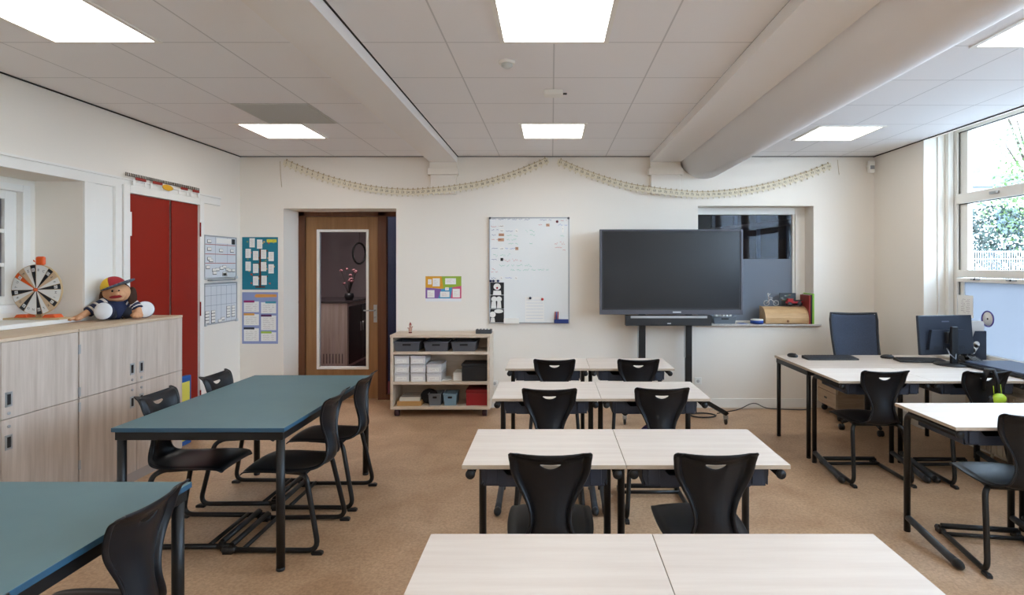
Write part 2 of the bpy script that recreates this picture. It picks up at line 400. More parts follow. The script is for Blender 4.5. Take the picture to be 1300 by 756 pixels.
# ------------------------------------------------------------------ oak door with glass in the back wall
DP = YB+.38   # plane of the door face
dd = struct(thing('door_2', '', '')); del dd['label']; del dd['category']
def dx(px): return (px-VX)*DP/F
m = MB(OAKD).box(-3.036, dx(387), DP, DP+.09, 0, 2.26).box(dx(479.5), dx(490), DP, DP+.09, 0, 2.26).box(-3.036, -1.76, DP, DP+.09, 2.205, 2.26).box(dx(503)+.11, dx(503)+.17, DP, DP+.09, 0, 2.205)
m.box(dx(490), dx(503)+.11, DP, DP+.09, 0, .06)
m.build('door_frame', OAKD, dd, bevel=.004)
gx0, gx1, gz0, gz1 = dx(404), dx(465), EYE-(467-VY)*DP/F, EYE-(294-VY)*DP/F
m = MB(OAK).box(dx(387.5), gx0, DP+.02, DP+.06, .012, 2.2).box(gx1, dx(479), DP+.02, DP+.06, .012, 2.2).box(gx0, gx1, DP+.02, DP+.06, .012, gz0).box(gx0, gx1, DP+.02, DP+.06, gz1, 2.2)
leaf = m.build('door_leaf', OAK, dd, bevel=.002)
m = MB(WHITE); e = .024
m.box(gx0-e, gx0+.006, DP+.008, DP+.07, gz0-e, gz1+e).box(gx1-.006, gx1+e, DP+.008, DP+.07, gz0-e, gz1+e).box(gx0, gx1, DP+.008, DP+.07, gz0-e, gz0+.006).box(gx0, gx1, DP+.008, DP+.07, gz1-.006, gz1+e)
m.build('glazing_bead', WHITE, dd, bevel=.003)
MB().box(gx0, gx1, DP+.036, DP+.042, gz0, gz1).build('pane', GLASSD, dd)
MB().box(dx(490), dx(503)+.12, DP+.036, DP+.042, .06, 2.205).build('side_pane', GLASSD, dd)
hx = dx(476); hz = EYE-(398-VY)*DP/F
m = MB(STEEL).box(hx-.02, hx+.02, DP+.012, DP+.02, hz-.11, hz+.10)
m.tube(fillet([(hx, DP+.02, hz+.035), (hx, DP-.035, hz+.035), (hx-.125, DP-.035, hz+.035)], .015), .009)
m.lathe([(.013, -.01), (.013, 0)], hx, DP+.012, hz-.05, 12, axis='y')
m.build('door_handle', STEEL, dd)

# ------------------------------------------------------------------ interior window in the back wall
iw = struct(thing('window_6', '', '')); del iw['label']; del iw['category']
WY = YB+.24
m = MB(WFRAME).box(2.86, 2.973, WY-.02, WY+.06, .93, 2.29).box(2.835, 2.86, WY, WY+.05, .93, 2.21).box(1.66, 2.86, WY-.02, WY+.06, 2.21, 2.29).box(1.66, 1.72, WY-.02, WY+.06, .93, 2.21).box(1.72, 2.835, WY, WY+.06, .93, .965)
m.build('frame', WFRAME, iw, bevel=.004)
MB().box(1.72, 2.84, WY+.02, WY+.026, 1.69, 2.215).build('pane', GLASSD, iw)
MB().box(1.72, 2.84, WY+.012, WY+.02, .96, 1.69).build('frosted_pane', frost_mat('grey_frosted_film', (140, 147, 158), .25), iw)
struct(MB(mat('sill_stone', (214, 208, 200), .35, noise=((40, 40, 40), (196, 190, 184)))).box(1.63, 3.045, YB-.045, WY, .93, .95).build('trim_10', bevel=.004))

# ------------------------------------------------------------------ corridor behind the back wall
struct(MB(CORWALL).box(-5.6, .7, 12.1, 12.2, 0, 3.2).box(-5.7, -5.6, YB+.4, 12.2, 0, 3.2).box(4.5, 4.6, W1, 12.2, 0, 3.2).box(-.2, -.1, W1, 12.1, 0, 2.9).build('wall_corridor'))
struct(MB(mat('corridor_ceiling_paint', (150, 146, 148), .8)).box(-5.7, 4.6, W1, 12.2, 2.9, 3.0).build('ceiling_corridor'))
struct(MB(mat('corridor_red_floor', (110, 44, 50), .5)).box(-5.6, 4.5, W1+.1, 12.1, .0, .004).build('floor_corridor'))
BLUEF = mat('blue_steel_frame', (78, 100, 134), .5)
gp = MB(BLUEF)
GY = 9.6
struct(MB(mat('blue_corridor_panel', (66, 84, 122), .3)).box(-2.5, -1.2, 8.0, 8.05, 0, 2.9).build('trim_14'))
for px in (867, 906, 934, 963, 1001, 1030): x = (px-VX)*GY/F; gp.box(x-.03, x+.03, GY, GY+.06, 0, 2.9)
gp.box(.4, 4.5, GY, GY+.06, 0, .1).box(.4, 4.5, GY, GY+.06, 2.84, 2.9)
gp.build('glass_partition_frame', BLUEF); 
go = bpy.data.objects['glass_partition_frame']; go.name = 'trim_11'; struct(go)
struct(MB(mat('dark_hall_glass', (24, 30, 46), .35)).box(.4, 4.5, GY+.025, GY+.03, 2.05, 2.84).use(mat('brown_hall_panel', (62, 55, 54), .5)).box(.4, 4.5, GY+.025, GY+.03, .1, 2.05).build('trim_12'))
m = MB(mat('grey_rail', (70, 74, 84), .5)); m.tube([(1.6, 8.2, 2.02), (3.9, 9.2, 2.32)], .05, 8); tag(m.build('ceiling_pipe'), 'dark grey pipe running slantwise behind the interior window', 'pipe')
lm = lamp_mat('corridor_light', (255, 244, 230), CORRIDOR_LAMP)
cl = thing('corridor_light', 'bright ceiling light panel seen through the interior window', 'ceiling light', (3.15, 8.6, 2.9))
MB(WHITE).box(-.32, .32, -.17, .17, -.03, 0).build('frame', WHITE, cl); MB().box(-.3, .3, -.15, .15, -.034, -.03).build('diffuser', lm, cl)
cl2 = thing('corridor_light', 'added unseen fill light panel brightening the corridor behind the oak door', 'ceiling light', (-3.0, 8.0, 2.9))  # unseen fill panel, added so the cabinet behind the door glass gets light
MB(WHITE).box(-.32, .32, -.32, .32, -.03, 0).build('frame', WHITE, cl2); MB().box(-.3, .3, -.3, .3, -.034, -.03).build('diffuser', lamp_mat('corridor_fill_left', (255, 244, 232), CORRIDOR_FILL_LEFT), cl2)
# corridor cabinet
cc = thing('corridor_cabinet', 'light wooden cabinet on castors with dark doors, seen through the door glass', 'cabinet', (-3.35, 8.3, 0))
MB(CABW).box(-.35, .41, 0, 1.15, .14, 1.07).build('body', CABW, cc, bevel=.004)
MB(BLACKM).box(-.36, .42, -.01, 1.16, 1.07, 1.10).build('worktop', mat('glossy_dark_worktop', (60, 56, 58), .2), cc, bevel=.003)
for k in range(2):
    dq = MB().box(.41, .422, .05+k*.53, .55+k*.53, .18, 1.02).build('door', mat('dark_brown_door', (42, 34, 36), .4), cc, bevel=.003)
    MB().tube([(.44, .5+k*.1, .62), (.44, .5+k*.1, .76)], .008).build('handle', STEEL, dq)
for k in range(26): pass
m = MB(); [m.box(-.30+k*.045, -.285+k*.045, -.004, 0, .2, .34) for k in range(15)]; m.build('vent_grille', mat('grille_grey', (120, 110, 106), .6), cc)
for x in (-.3, .36):
    for y in (.06, 1.08): MB(BLACKP).lathe([(.045, -.02), (.05, 0), (.045, .02)], x, y, .05, 14, axis='x').box(x-.03, x+.03, y-.03, y+.03, .09, .14).build('castor', BLACKP, cc)
pb = MB(mat('dark_pinboard', (58, 58, 62), .8)).box(-3.32, -2.55, 10.5, 10.55, 1.0, 2.0)
tag(pb.build('pinboard_screen', bevel=.004), 'dark grey partition board standing behind the corridor cabinet', 'board'); 
bpy.data.objects['pinboard_screen'].location.z = 0
m = MB(mat('dark_pinboard', (0,0,0))).box(-3.3, -3.26, 10.5, 10.55, 0, 1.0).box(-2.6, -2.56, 10.5, 10.55, 0, 1.0)
m.build('leg', mat('dark_pinboard', (0,0,0)), bpy.data.objects['pinboard_screen'])
hp = MB(BLACKM); c0 = P(456, 322, 9.4); hp.tube([(c0[0]+.07*math.cos(a*PI/12), c0[1]+.1*math.cos(a*PI/12), c0[2]+.17*math.sin(a*PI/12)) for a in range(25)], .016, 8, cap=False)
hp.tube([(c0[0]+.02, c0[1]+.03, 2.9), (c0[0], c0[1], c0[2]+.17)], .003, 6)
tag(hp.build('hanging_hoop'), 'black round hoop hanging in the corridor behind the door glass', 'hoop')
fl = thing('flower_arrangement', 'small dark flower decoration on top of the corridor cabinet', 'decoration', (-3.02, 8.6, 1.10))
MB(BLACKP).lathe([(.05, 0), (.07, .05), (.06, .1)], 0, 0, 0, 14).build('pot', BLACKP, fl)
rng = random.Random(4); m = MB(mat('dusty_pink_petals', (176, 120, 124), .7)); st = MB(mat('dark_stem', (40, 44, 40), .7))
for k in range(14):
    a, r, h = rng.uniform(0, 6.28), rng.uniform(.03, .16), rng.uniform(.2, .48); st.tube([(0, 0, .08), (r*.5*math.cos(a), r*.5*math.sin(a), h*.6), (r*math.cos(a), r*math.sin(a), h)], .004, 5); m.ell((r*math.cos(a), r*math.sin(a), h), (.026, .026, .02), 8, 6)
m.build('flower', m.mats[0], fl); st.build('stem', st.mats[0], fl)

# ------------------------------------------------------------------ outside
def rgbl(c): return (*s2l(c), 1)
struct(MB(mat('paving', (150, 148, 146), .9, noise=((2, 2, 2), (128, 126, 124)))).box(4.3, 60, -30, 60, -.14, -.04).build('ground'))
fe = thing('mesh_fence', 'white steel mesh fence outside the window in front of the shrubs', 'fence', (7.4, 12, 0))
FW = mat('white_fence_paint', (226, 230, 232), .5)
m = MB(FW)
for k in range(110): m.box(k*.05, k*.05+.008, 0, .008, .05, 1.93)
for z in (.15, .6, 1.05, 1.5, 1.75, 1.90): m.box(0, 5.5, -.006, .014, z, z+.014)
m.build('mesh_panel', FW, fe)
for k in range(3): MB().box(k*2.7, k*2.7+.06, .02, .08, -.04, 1.97).build('post', FW, fe)
def tree(name, label, loc, trunk_h, blobs, n, rgb, rgb2, seed, leaf=.09):
    r = random.Random(seed); t = thing(name, label, 'tree' if 'tree' in name else 'shrub', loc)
    tm = MB(); tm.tube([(0, 0, -.05), (.05, 0, trunk_h*.5), (0, .05, trunk_h)], [.12, .09, .06], 8)
    for (bx, by, bz, rr) in blobs: tm.tube([(0, .02, trunk_h*.7), (bx*.5, by*.5, (trunk_h*.7+bz)/2), (bx, by, bz)], [.05, .035, .015], 6)
    tm.build('trunk', mat('bark', (74, 62, 52), .9), t)
    m = MB(mat('leaf_'+name+str(seed), rgb, .6)); m2 = mat('leaf2_'+name+str(seed), rgb2, .6)
    tot = sum(b[3]**2 for b in blobs)
    for (bx, by, bz, rr) in blobs:
        for k in range(int(n*rr*rr/tot)):
            u = Vector((r.gauss(0, 1), r.gauss(0, 1), r.gauss(0, 1))).normalized()*rr*r.uniform(.35, 1)**.6; c = Vector((bx, by, bz))+u
            a = Vector((r.gauss(0, 1), r.gauss(0, 1), r.gauss(0, 1))).normalized(); b = a.cross(Vector((r.gauss(0, 1), r.gauss(0, 1), r.gauss(0, 1)))).normalized()
            s_ = leaf*r.uniform(.6, 1.2); m.use(m2 if r.random() < .45 else m.mats[0]); m.add([c-a*s_*.5, c+b*s_*.25, c+a*s_*.5, c-b*s_*.25], [(0, 1, 2, 3)])
    m.build('foliage', None, t)
tree('evergreen_shrub', 'dark green shrub directly behind the white fence outside', (10.2, 13.6, 0), .8, [(-.9, 0, 1.1, .8), (.1, 0, 1.3, .9), (1.1, 0, 1.2, .9), (.6, .3, 2.4, .8), (-.2, .3, 2.2, .7), (2, 0, 1.5, .9)], 5200, (26, 40, 32), (44, 64, 52), 3, .12)
tree('garden_tree', 'pale green leafy tree outside the window beside the house', (12.4, 14.5, 0), 3.2, [(-.9, 0, 3.0, .7), (-.2, 0, 3.7, .9), (.6, 0, 3.2, .9), (.1, .4, 2.4, .8), (.2, 0, 4.8, .6), (1.0, 0, 5.0, .7)], 4200, (92, 116, 62), (122, 140, 86), 5, .12)
tree('birch_tree', 'tall airy tree whose thin twigs reach above the house roof', (13.2, 15.6, 0), 5.0, [(-.6, 0, 5.6, .6), (0, 0, 6.3, .7), (-.9, 0, 4.9, .5), (.7, 0, 5.8, .8), (-1.2, 0, 6.6, .4)], 1300, (126, 150, 104), (160, 178, 140), 8, .12)
ho = thing('white_house', 'white house with grey roof and chimney across the garden', 'house', (18.2, 25, 0))
MB().box(0, 12, 0, 6, 0, 5.0).build('wall', mat('house_render', (226, 224, 220), .9), ho)
MB().prism([(-.4, 5.0), (12.4, 5.0), (12.4, 5.25), (.1, 5.6), (-.2, 5.35)], -.5, 6.5).build('roof', mat('slate_roof', (108, 112, 124), .8), ho)
MB().box(.2, .6, .2, .7, 5.3, 6.0).build('chimney', mat('chimney_brick', (110, 108, 116), .9), ho)
for k in range(4):
    f = MB(WHITE).box(1+k*2.6, 2.2+k*2.6, -.05, 0, 2.9, 4.2).build('window', WHITE, ho); MB().box(1.1+k*2.6, 2.1+k*2.6, -.06, -.05, 3.0, 4.1).build('pane', mat('house_window_glass', (70, 84, 100), .1), f)
gs = MB(mat('shed_boards', (146, 158, 168), .8)).box(9.6, 11.7, 16.5, 18.4, 0, 3.3); tag(gs.build('garden_shed', bevel=.01), 'blue-grey garden shed behind the left end of the fence', 'shed')
rf = MB(mat('shed_felt', (96, 100, 108), .9)).prism([(9.45, 3.3), (11.85, 3.3), (11.85, 3.36), (10.65, 3.6), (9.45, 3.36)], 16.35, 18.55); rf.build('roof', rf.mats[0], bpy.data.objects['garden_shed'])

# ------------------------------------------------------------------ ceiling fittings
PANEL = lamp_mat('light_diffuser', (255, 250, 242), LAMP)
first = None
LP = [(.015, 5.3, 'small lit square ceiling panel straight ahead near the back wall'), (.015, 2.9, 'large lit ceiling panel at the top centre, between the beams'),
      (-2.46, 5.3, 'lit ceiling panel beside the grey vent in the left bay'), (-2.46, 2.9, 'large lit ceiling panel at the upper left corner'),
      (2.67, 5.39, 'lit ceiling panel right of the duct, close to the back wall'), (2.67, 2.97, 'lit ceiling panel at the upper right above the window'),
      (.015, .5, 'ceiling panel overhead in the middle bay'), (-2.46, .5, 'ceiling panel overhead in the left bay'), (2.67, .5, 'ceiling panel overhead in the window bay'),
      (.015, -1.9, 'ceiling panel at the rear of the middle bay'), (-2.46, -1.9, 'ceiling panel at the rear of the left bay'), (2.67, -1.9, 'ceiling panel at the rear of the window bay')]
for x, y, lab in LP:
    if first is None:
        first = thing('ceiling_light', lab, 'ceiling light', (x, y, H), 0, 'square ceiling light panels')
        m = MB(WHITE); a, b = .3, .274
        m.box(-a, -b, -a, a, -.008, 0).box(b, a, -a, a, -.008, 0).box(-b, b, -a, -b, -.008, 0).box(-b, b, b, a, -.008, 0); m.build('frame', WHITE, first)
        MB().box(-b, b, -b, b, -.004, -.001).build('diffuser', PANEL, first)
    else: dup(first, (x, y, H), 0, lab)
v = thing('ceiling_vent', 'flat grey ventilation grille in the left ceiling bay', 'vent', (-2.155, 4.7, H))
MB().box(-.3, .3, -.3, .3, -.006, 0).build('frame', mat('vent_grey', (205, 203, 198), .7), v, bevel=.002)
m = MB(); [m.box(-.28, .28, -.275+k*.022, -.262+k*.022, -.01, -.005) for k in range(26)]; m.build('grille', mat('vent_grille_grey', (196, 195, 190), .7), v)
sd = thing('smoke_detector', 'small round white smoke detector on the ceiling', 'detector', (-.285+.015, 3.5, H))
MB().lathe([(.05, 0), (.05, -.012), (.045, -.016)], seg=24).build('base', WHITE, sd); MB().lathe([(.034, -.016), (.034, -.03), (.02, -.04), (.0, -.041)], seg=24).build('sensor_head', mat('detector_grey', (200, 204, 202), .5), sd)
ap = thing('motion_sensor', 'small flat white box with a dark stub on the ceiling', 'sensor', (.022, 4.09, H))
MB().box(-.075, .06, -.05, .05, -.035, 0).build('housing', WHITE, ap, bevel=.006)
MB().tube([(.06, 0, -.02), (.085, -.02, -.026)], .007, 8).build('stub', BLACKP, ap)
al = thing('alarm_sensor', 'white alarm sensor high in the corner beside the window wall', 'sensor', (3.585, 6.45, 2.72))
MB().box(-.035, .035, -.02, .03, -.07, .07).build('housing', WHITE, al, bevel=.014); MB().box(-.022, .022, -.028, -.02, -.03, .01).build('lens', mat('sensor_lens', (150, 152, 156), .3), al)
MB().box(-.015, .015, .02, .08, .0, .03).build('bracket', WHITE, al)

# ------------------------------------------------------------------ school chair
def chair_shell():
    # profile: y, z, half width, centre-to-edge curl
    pr = [(.492, .425, .172, -.006), (.496, .44, .180, -.008), (.485, .455, .186, -.010), (.44, .463, .193, -.010), (.36, .460, .196, -.006), (.28, .452, .195, .0), (.20, .444, .190, .006), (.13, .440, .178, .012),
          (.08, .442, .158, .020), (.045, .455, .132, .026), (.026, .48, .112, .030), (.020, .52, .098, .030), (.024, .56, .083, .029), (.032, .60, .088, .028), (.039, .64, .102, .028), (.042, .68, .125, .029), (.040, .72, .150, .030), (.032, .755, .166, .030)]
    top = [(.022, .790, .168, .029, 'h'), (.016, .806, .171, .028, 'b'), (.011, .815, .172, .025, 0), (.000, .824, .172, .020, 0), (-.006, .836, .170, .014, 0), (-.004, .846, .163, .010, 0)]
    rows = [(*p, 0) for p in pr]+top
    us = [-1, -.94, -.87, -.81, -.76, -.6, -.45, -.3, -.25, -.125, 0, .125, .25, .3, .45, .6, .76, .81, .87, .94, 1]
    nu = len(us); v = []
    P2 = [Vector((r[0], r[1])) for r in rows]
    for i, r in enumerate(rows):
        t = (P2[min(i+1, len(rows)-1)]-P2[max(i-1, 0)]).normalized(); n = Vector((t.y, -t.x))   # normal: up for seat / forward for back
        if n.y < 0 and i < 6: n = -n
        if i >= 10: n = Vector((abs(n.x), n.y)) if n.x < 0 else n
        for u in us:
            au = abs(u); w_ = r[2]
            off = r[3]*min(au/.8, 1)**2
            if au > .8:
                q_ = {.81: .002, .87: .016, .94: .021, 1: .012}[au]
                off -= q_*min(1, max(.25, (i-6)/4))*{19: .8, 20: .55, 21: .35, 22: .2}.get(i, 1)
            y, z = r[0]+n.x*off, r[1]+n.y*off
            if i > 15: z += .011*au*au*min(1, (i-15)/4)
            if r[4] == 'h' and au < .26:      # lower, curved edge of the grip hole
                d_ = .016*(1-(u/.25)**2); y += .003*d_/.016; z = z+.006-d_
            elif r[4] == 'h': z += .006
            if r[4] == 'b': z -= .006
            v.append((u*w_, y, z))
    f = []
    hole = len(pr)
    for i in range(len(rows)-1):
        for j in range(nu-1):
            if i == hole and -.26 < us[j] and us[j+1] < .26: continue
            f.append((i*nu+j, i*nu+j+1, (i+1)*nu+j+1, (i+1)*nu+j))
    m = MB(SHELL); m.add(v, f, True); return m
def make_chair(label, loc, rz, group):
    t = thing('school_chair', label, 'chair', loc, rz, group)
    chair_shell().build('shell', SHELL, t, solid=.008, sub=2)
    for s in (-1, 1):
        path = fillet([(s*.205, .56, .022), (s*.215, .035, .022), (s*.185, .115, .41), (s*.15, .15, .432), (s*.13, .36, .44)], .07, 6)
        MB(BLACKM).tube(path, .0145, 12).build('leg', BLACKM, t)
        g = MB(BLACKP).prism([(.012, 0), (.07, 0), (.075, .014), (.03, .022), (.012, .016)], s*.215-.014, s*.215+.014, 'x'); g.build('glide', BLACKP, t, bevel=.003)
        g = MB(BLACKP).tube([(s*.2045, .50, .022), (s*.205, .575, .022)], [.017, .016], 12).box(s*.205-.014, s*.205+.014, .52, .57, 0, .02); g.build('glide', BLACKP, t)
    MB(BLACKM).tube([(-.205, .525, .047), (.205, .525, .047)], .016, 12).box(-.215, -.19, .51, .54, .02, .05).box(.19, .215, .51, .54, .02, .05).build('crossbar', BLACKM, t)
    MB(BLACKM).tube([(-.205, .455, .03), (.205, .455, .03)], .012, 10).build('crossbar', BLACKM, t)
    MB(BLACKM).tube([(-.16, .14, .428), (.16, .14, .428)], .010, 8).box(-.15, .15, .3, .33, .438, .452).build('seat_bracket', BLACKM, t)
    return t
G1 = 'charcoal school chairs'
CH = [((.668, 2.315, 0), 0, 'charcoal school chair under the right desk of the second row, seat visible'),
      ((-.004, 2.315, 0), 0, 'charcoal school chair tucked under the left desk of the second row from the front'),
      ((-.012, 3.54, 0), 0, 'charcoal school chair at the left desk of the third row'),
      ((.688, 3.56, 0), 0, 'charcoal chair at the right desk of the third row, purple bag on its seat'),
      ((.025, 4.65, 0), 0, 'farthest charcoal chair at the left desk of the row nearest the big screen'),
      ((.706, 4.65, 0), 0, 'farthest charcoal chair at the right desk of the row nearest the big screen'),
      ((2.41, 4.14, 0), 0, 'charcoal school chair at the desk in front of the wooden drawer unit'),
      ((3.13, 4.12, 0), 0, 'charcoal school chair with green ear defenders hung over its backrest'),
      ((2.46, 2.905, 0), math.radians(-9), 'charcoal school chair at the far right edge of the photo, cut by the frame'),
      ((-1.26, 3.42, 0), PI/2, 'charcoal chair at the near right corner of the petrol table'),
      ((-1.262, 3.99, 0), PI/2, 'charcoal chair at the right side of the petrol table, nearer the door'),
      ((-2.385, 3.46, 0), -PI/2, 'charcoal chair between the petrol table and the cabinets, nearer the viewer'),
      ((-2.375, 4.05, 0), -PI/2, 'charcoal chair at the far left side of the petrol table by the yellow board'),
      ((-1.285, 1.87, 0), PI/2, 'large charcoal chair in the foreground at the near petrol table'),
      ((-1.25, 1.16, 0), PI/2, 'charcoal chair of which only the top shows at the bottom left corner')]
ch0 = make_chair(CH[0][2], CH[0][0], CH[0][1], G1)
for loc, rz, lab in CH[1:]: dup(ch0, loc, rz, lab)
pg = MB(mat('purple_fabric', (60, 52, 104), .8, bump=(60, .5)))
pg.ell((0, 0, .055), (.12, .13, .055), 20, 12).ell((.05, .03, .08), (.06, .07, .04), 14, 8)
tag(pg.build('fabric_bag', loc=(.71, 3.79, .457)), 'dark purple fabric bag lying on the seat of a school chair', 'bag')

# ------------------------------------------------------------------ wooden pupil desk 0.698 x 0.54
DW, DD, DH = .698, .54, .76
def make_desk(label, loc, group):
    t = thing('pupil_desk', label, 'desk', loc, 0, group)    # origin: near left corner on the floor
    top = MB(DESKTOP, DESKEDGE).box(0, DW, 0, DD, DH-.018, DH)
    for i in range(len(top.f)):
        top.mi[i] = 0 if i == 1 else 1
    top.build('tabletop', None, t, bevel=.0015)
    for s, x in ((0, .034), (1, DW-.034)):
        MB(BLACKM).tube(fillet([(x, .47, 0), (x, .47, .715), (x, .02, .715)], .06, 6), .0185, 14).build('leg', BLACKM, t)
        ft = MB(FOOT).tube([(x, .46, .085), (x, .30, .062), (x, .12, .035), (x, .03, .026)], [.019, .021, .021, .023], 12).build('foot', FOOT, t)
        MB(BLACKP).ell((x, .035, .026), (.025, .045, .026), 12, 8).build('toe_cap', BLACKP, ft)
        MB(BLACKP).lathe([(.0205, 0), (.0205, .012)], x, .012, .715, 14, axis='y').build('end_cap', BLACKP, t)
    MB(BLACKM).box(.05, DW-.05, .455, .485, .69, .73).build('crossbar', BLACKM, t)
    prof = [(.075, .735), (.075, .70), (.09, .655), (.15, .655), (.155, .648), (DW-.155, .648), (DW-.15, .655), (DW-.09, .655), (DW-.075, .70), (DW-.075, .735), (DW-.16, .735), (DW-.19, .70), (.19, .70), (.16, .735)]
    tr = MB(TRAY).prism(prof, .05, .056)
    tr.box(.085, DW-.085, .056, .43, .650, .656).box(.075, .081, .056, .43, .655, .735).box(DW-.081, DW-.075, .056, .43, .655, .735).box(.085, DW-.085, .424, .43, .655, .735)
    tr.build('storage_tray', TRAY, t, bevel=.002)
    for xb in (.10, DW-.15): MB(TRAY).box(xb, xb+.05, .04, .05, .662, .728).build('tray_bracket', TRAY, t, bevel=.003)
    return t
G2 = 'light wooden pupil desks'
names = ['front row at the bottom edge', 'second row from the front', 'third row from the front', 'row nearest the big screen']
dk = None
for r_, (y, nm) in enumerate(zip((1.28, 2.447, 3.675, 4.75), names)):
    for c_, (x, sd_) in enumerate(((-.381, 'left'), (-.381+DW+.002, 'right'))):
        lab = f'light wooden pupil desk, {sd_} one of the {nm}'
        if dk is None: dk = make_desk(lab, (x, y, 0), G2)
        else: dup(dk, (x, y, 0), 0, lab)
for x, y, lab in ((2.122, 3.02, 'light wooden pupil desk at the right, beside the chair cut by the frame'), (2.122+DW+.003, 3.02, 'light wooden pupil desk at the right edge of the photo, near the window'),
                  (2.115, 4.235, 'light wooden pupil desk in front of the office chair, touching the teacher table'), (2.115+DW+.003, 4.235, 'light wooden pupil desk under the monitor and the green ear defenders')):
    dup(dk, (x, y, 0), 0, lab)

# ------------------------------------------------------------------ petrol tables
def make_table(label, loc, wx, wy, top_m, edge_m, cat='table', name='group_table', group=None, legr=.022):
    t = thing(name, label, cat, loc, 0, group)
    top = MB(top_m, edge_m).box(0, wx, 0, wy, DH-.022, DH)
    for i in range(len(top.f)): top.mi[i] = 0 if i == 1 else 1
    top.build('tabletop', None, t, bevel=.002)
    a = .012; z0, z1 = DH-.022-.045, DH-.0225
    MB(BLACKM).box(a, wx-a, a, a+.025, z0, z1).box(a, wx-a, wy-a-.025, wy-a, z0, z1).box(a, a+.025, a+.025, wy-a-.025, z0, z1).box(wx-a-.025, wx-a, a+.025, wy-a-.025, z0, z1).build('apron', BLACKM, t, bevel=.002)
    for x in (a+legr, wx-a-legr):
        for y in (a+legr, wy-a-legr):
            lg = MB(BLACKM).tube([(x, y, .015), (x, y, z1)], legr, 16).build('leg', BLACKM, t)
            MB(BLACKP).lathe([(legr*.9, 0), (legr*1.02, .004), (legr*1.02, .018)], x, y, 0, 16).build('foot_cap', BLACKP, lg)
    return t
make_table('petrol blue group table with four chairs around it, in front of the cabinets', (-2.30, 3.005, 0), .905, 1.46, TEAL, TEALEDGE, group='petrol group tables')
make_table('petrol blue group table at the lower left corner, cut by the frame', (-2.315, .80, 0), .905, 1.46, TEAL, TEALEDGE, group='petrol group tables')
TT = mat('teacher_table_laminate', (206, 190, 176), .32, noise=((1.6, 26, 26), (190, 173, 158)))
make_table('wooden teacher table with black legs under the window, holding keyboards and monitor', (2.12, 4.782, 0), 1.46, .69, TT, DESKEDGE, 'table', 'teacher_table', legr=.018)

# ------------------------------------------------------------------ cabinets
def make_cabinet(label, y0, w_):
    t = thing('storage_cabinet', label, 'cabinet', (-3.1, y0, 0), 0, 'storage cabinets along the left wall')
    dpt = .40; ht = 1.195
    MB(CABW).box(-dpt, -.02, 0, w_, .075, ht-.02).build('body', CABW, t, bevel=.002)
    MB(CABEDGE).box(-dpt, .003, 0, w_, ht-.02, ht).build('top', CABEDGE, t, bevel=.002)
    MB().box(-dpt+.02, -.012, .01, w_-.01, 0, .075).build('plinth', mat('grey_plinth', (172, 162, 156), .6), t)
    for k in range(2):
        for zi, (za, zb) in enumerate(((.08, .732), (.736, ht-.022))):
            a, b = k*w_/2+.002, (k+1)*w_/2-.002
            if k == 0: a += .004
            d_ = MB(CABW).box(-.019, 0, a, b, za, zb).build('door', CABW, t, bevel=.0015)
            hy = w_/2-.05 if k == 0 else w_/2+.045
            hz_ = .60 if zi == 0 else .845
            m = MB(ALU).box(0, .003, hy-.022, hy+.022, hz_-.042, hz_+.042).use(INK).box(.0025, .0036, hy-.011, hy+.011, hz_-.03, hz_+.03)
            m.build('recessed_handle', None, d_)
            kz = .69 if zi == 0 else .765
            MB(ALU).lathe([(.009, .0), (.009, .006), (.004, .007)], .0, hy, kz, 12, axis='x').build('lock', ALU, d_)
    for z in (1.06, .78, .68, .55 if False else .30):
        MB(ALU).box(.0, .006, -.006, .010, z-.03, z+.03).build('hinge', ALU, t)
    return t
make_cabinet('pale wooden four-door cabinet holding the seated puppet, next to the red doors', 3.777, 1.06)
make_cabinet('pale wooden four-door cabinet at the left edge below the spinning wheel', 2.713, 1.06)
make_cabinet('pale wooden four-door cabinet nearest the viewer at the left wall', 1.649, 1.06)
# low ledge between cabinets and wall
struct(MB(CABEDGE).box(XL, -3.502, 1.65, 4.8, 1.175, 1.194).build('trim_13'))

# spinning letter wheel
wh = thing('spinning_wheel', 'round wooden spinning wheel with black and white segments and orange pointer', 'wheel', (-3.69, 4.14, RZ0))
MB().box(-.20, .20, -.06, .06, 0, .012).build('base_board', mat('plywood', (198, 170, 128), .5), wh, bevel=.003)
for x in (-.1, .1): MB().prism([(x-.05, .012), (x+.05, .012), (x+.03, .035), (x-.03, .035)], -.03, .045).build('bracket', ORANGE, wh, bevel=.003)
cz = .212; R_ = .181
m = MB(); WT = mat('plywood', (0, 0, 0)); seg_w = mat('wheel_white', (228, 226, 222), .5); seg_b = mat('wheel_black', (20, 22, 30), .5); seg_t = mat('wheel_tan', (206, 178, 146), .5)
m.use(WT).lathe([(R_, .0), (R_, .014)], 0, -.014, cz, 64, axis='y')
for k in range(24):
    c_ = math.radians(98-15*k); h_ = math.radians(7.5 if k % 3 else 6.2)
    m.use(ORANGE if k == 21 else (seg_b if k % 3 == 0 else (seg_w if k % 3 == 2 or k % 6 == 1 else seg_t)))
    yy = -.0155 if k % 3 else -.0165
    pts = [(0, yy, cz)]+[((R_-.004)*math.cos(c_+h_*q), yy, cz+(R_-.004)*math.sin(c_+h_*q)) for q in (-1, -.5, 0, .5, 1)]
    m.add(pts, [(0, 1, 2, 3, 4, 5)])
lets = 'ABCDEFGHIJKLMNOPQRSTUVWZ'
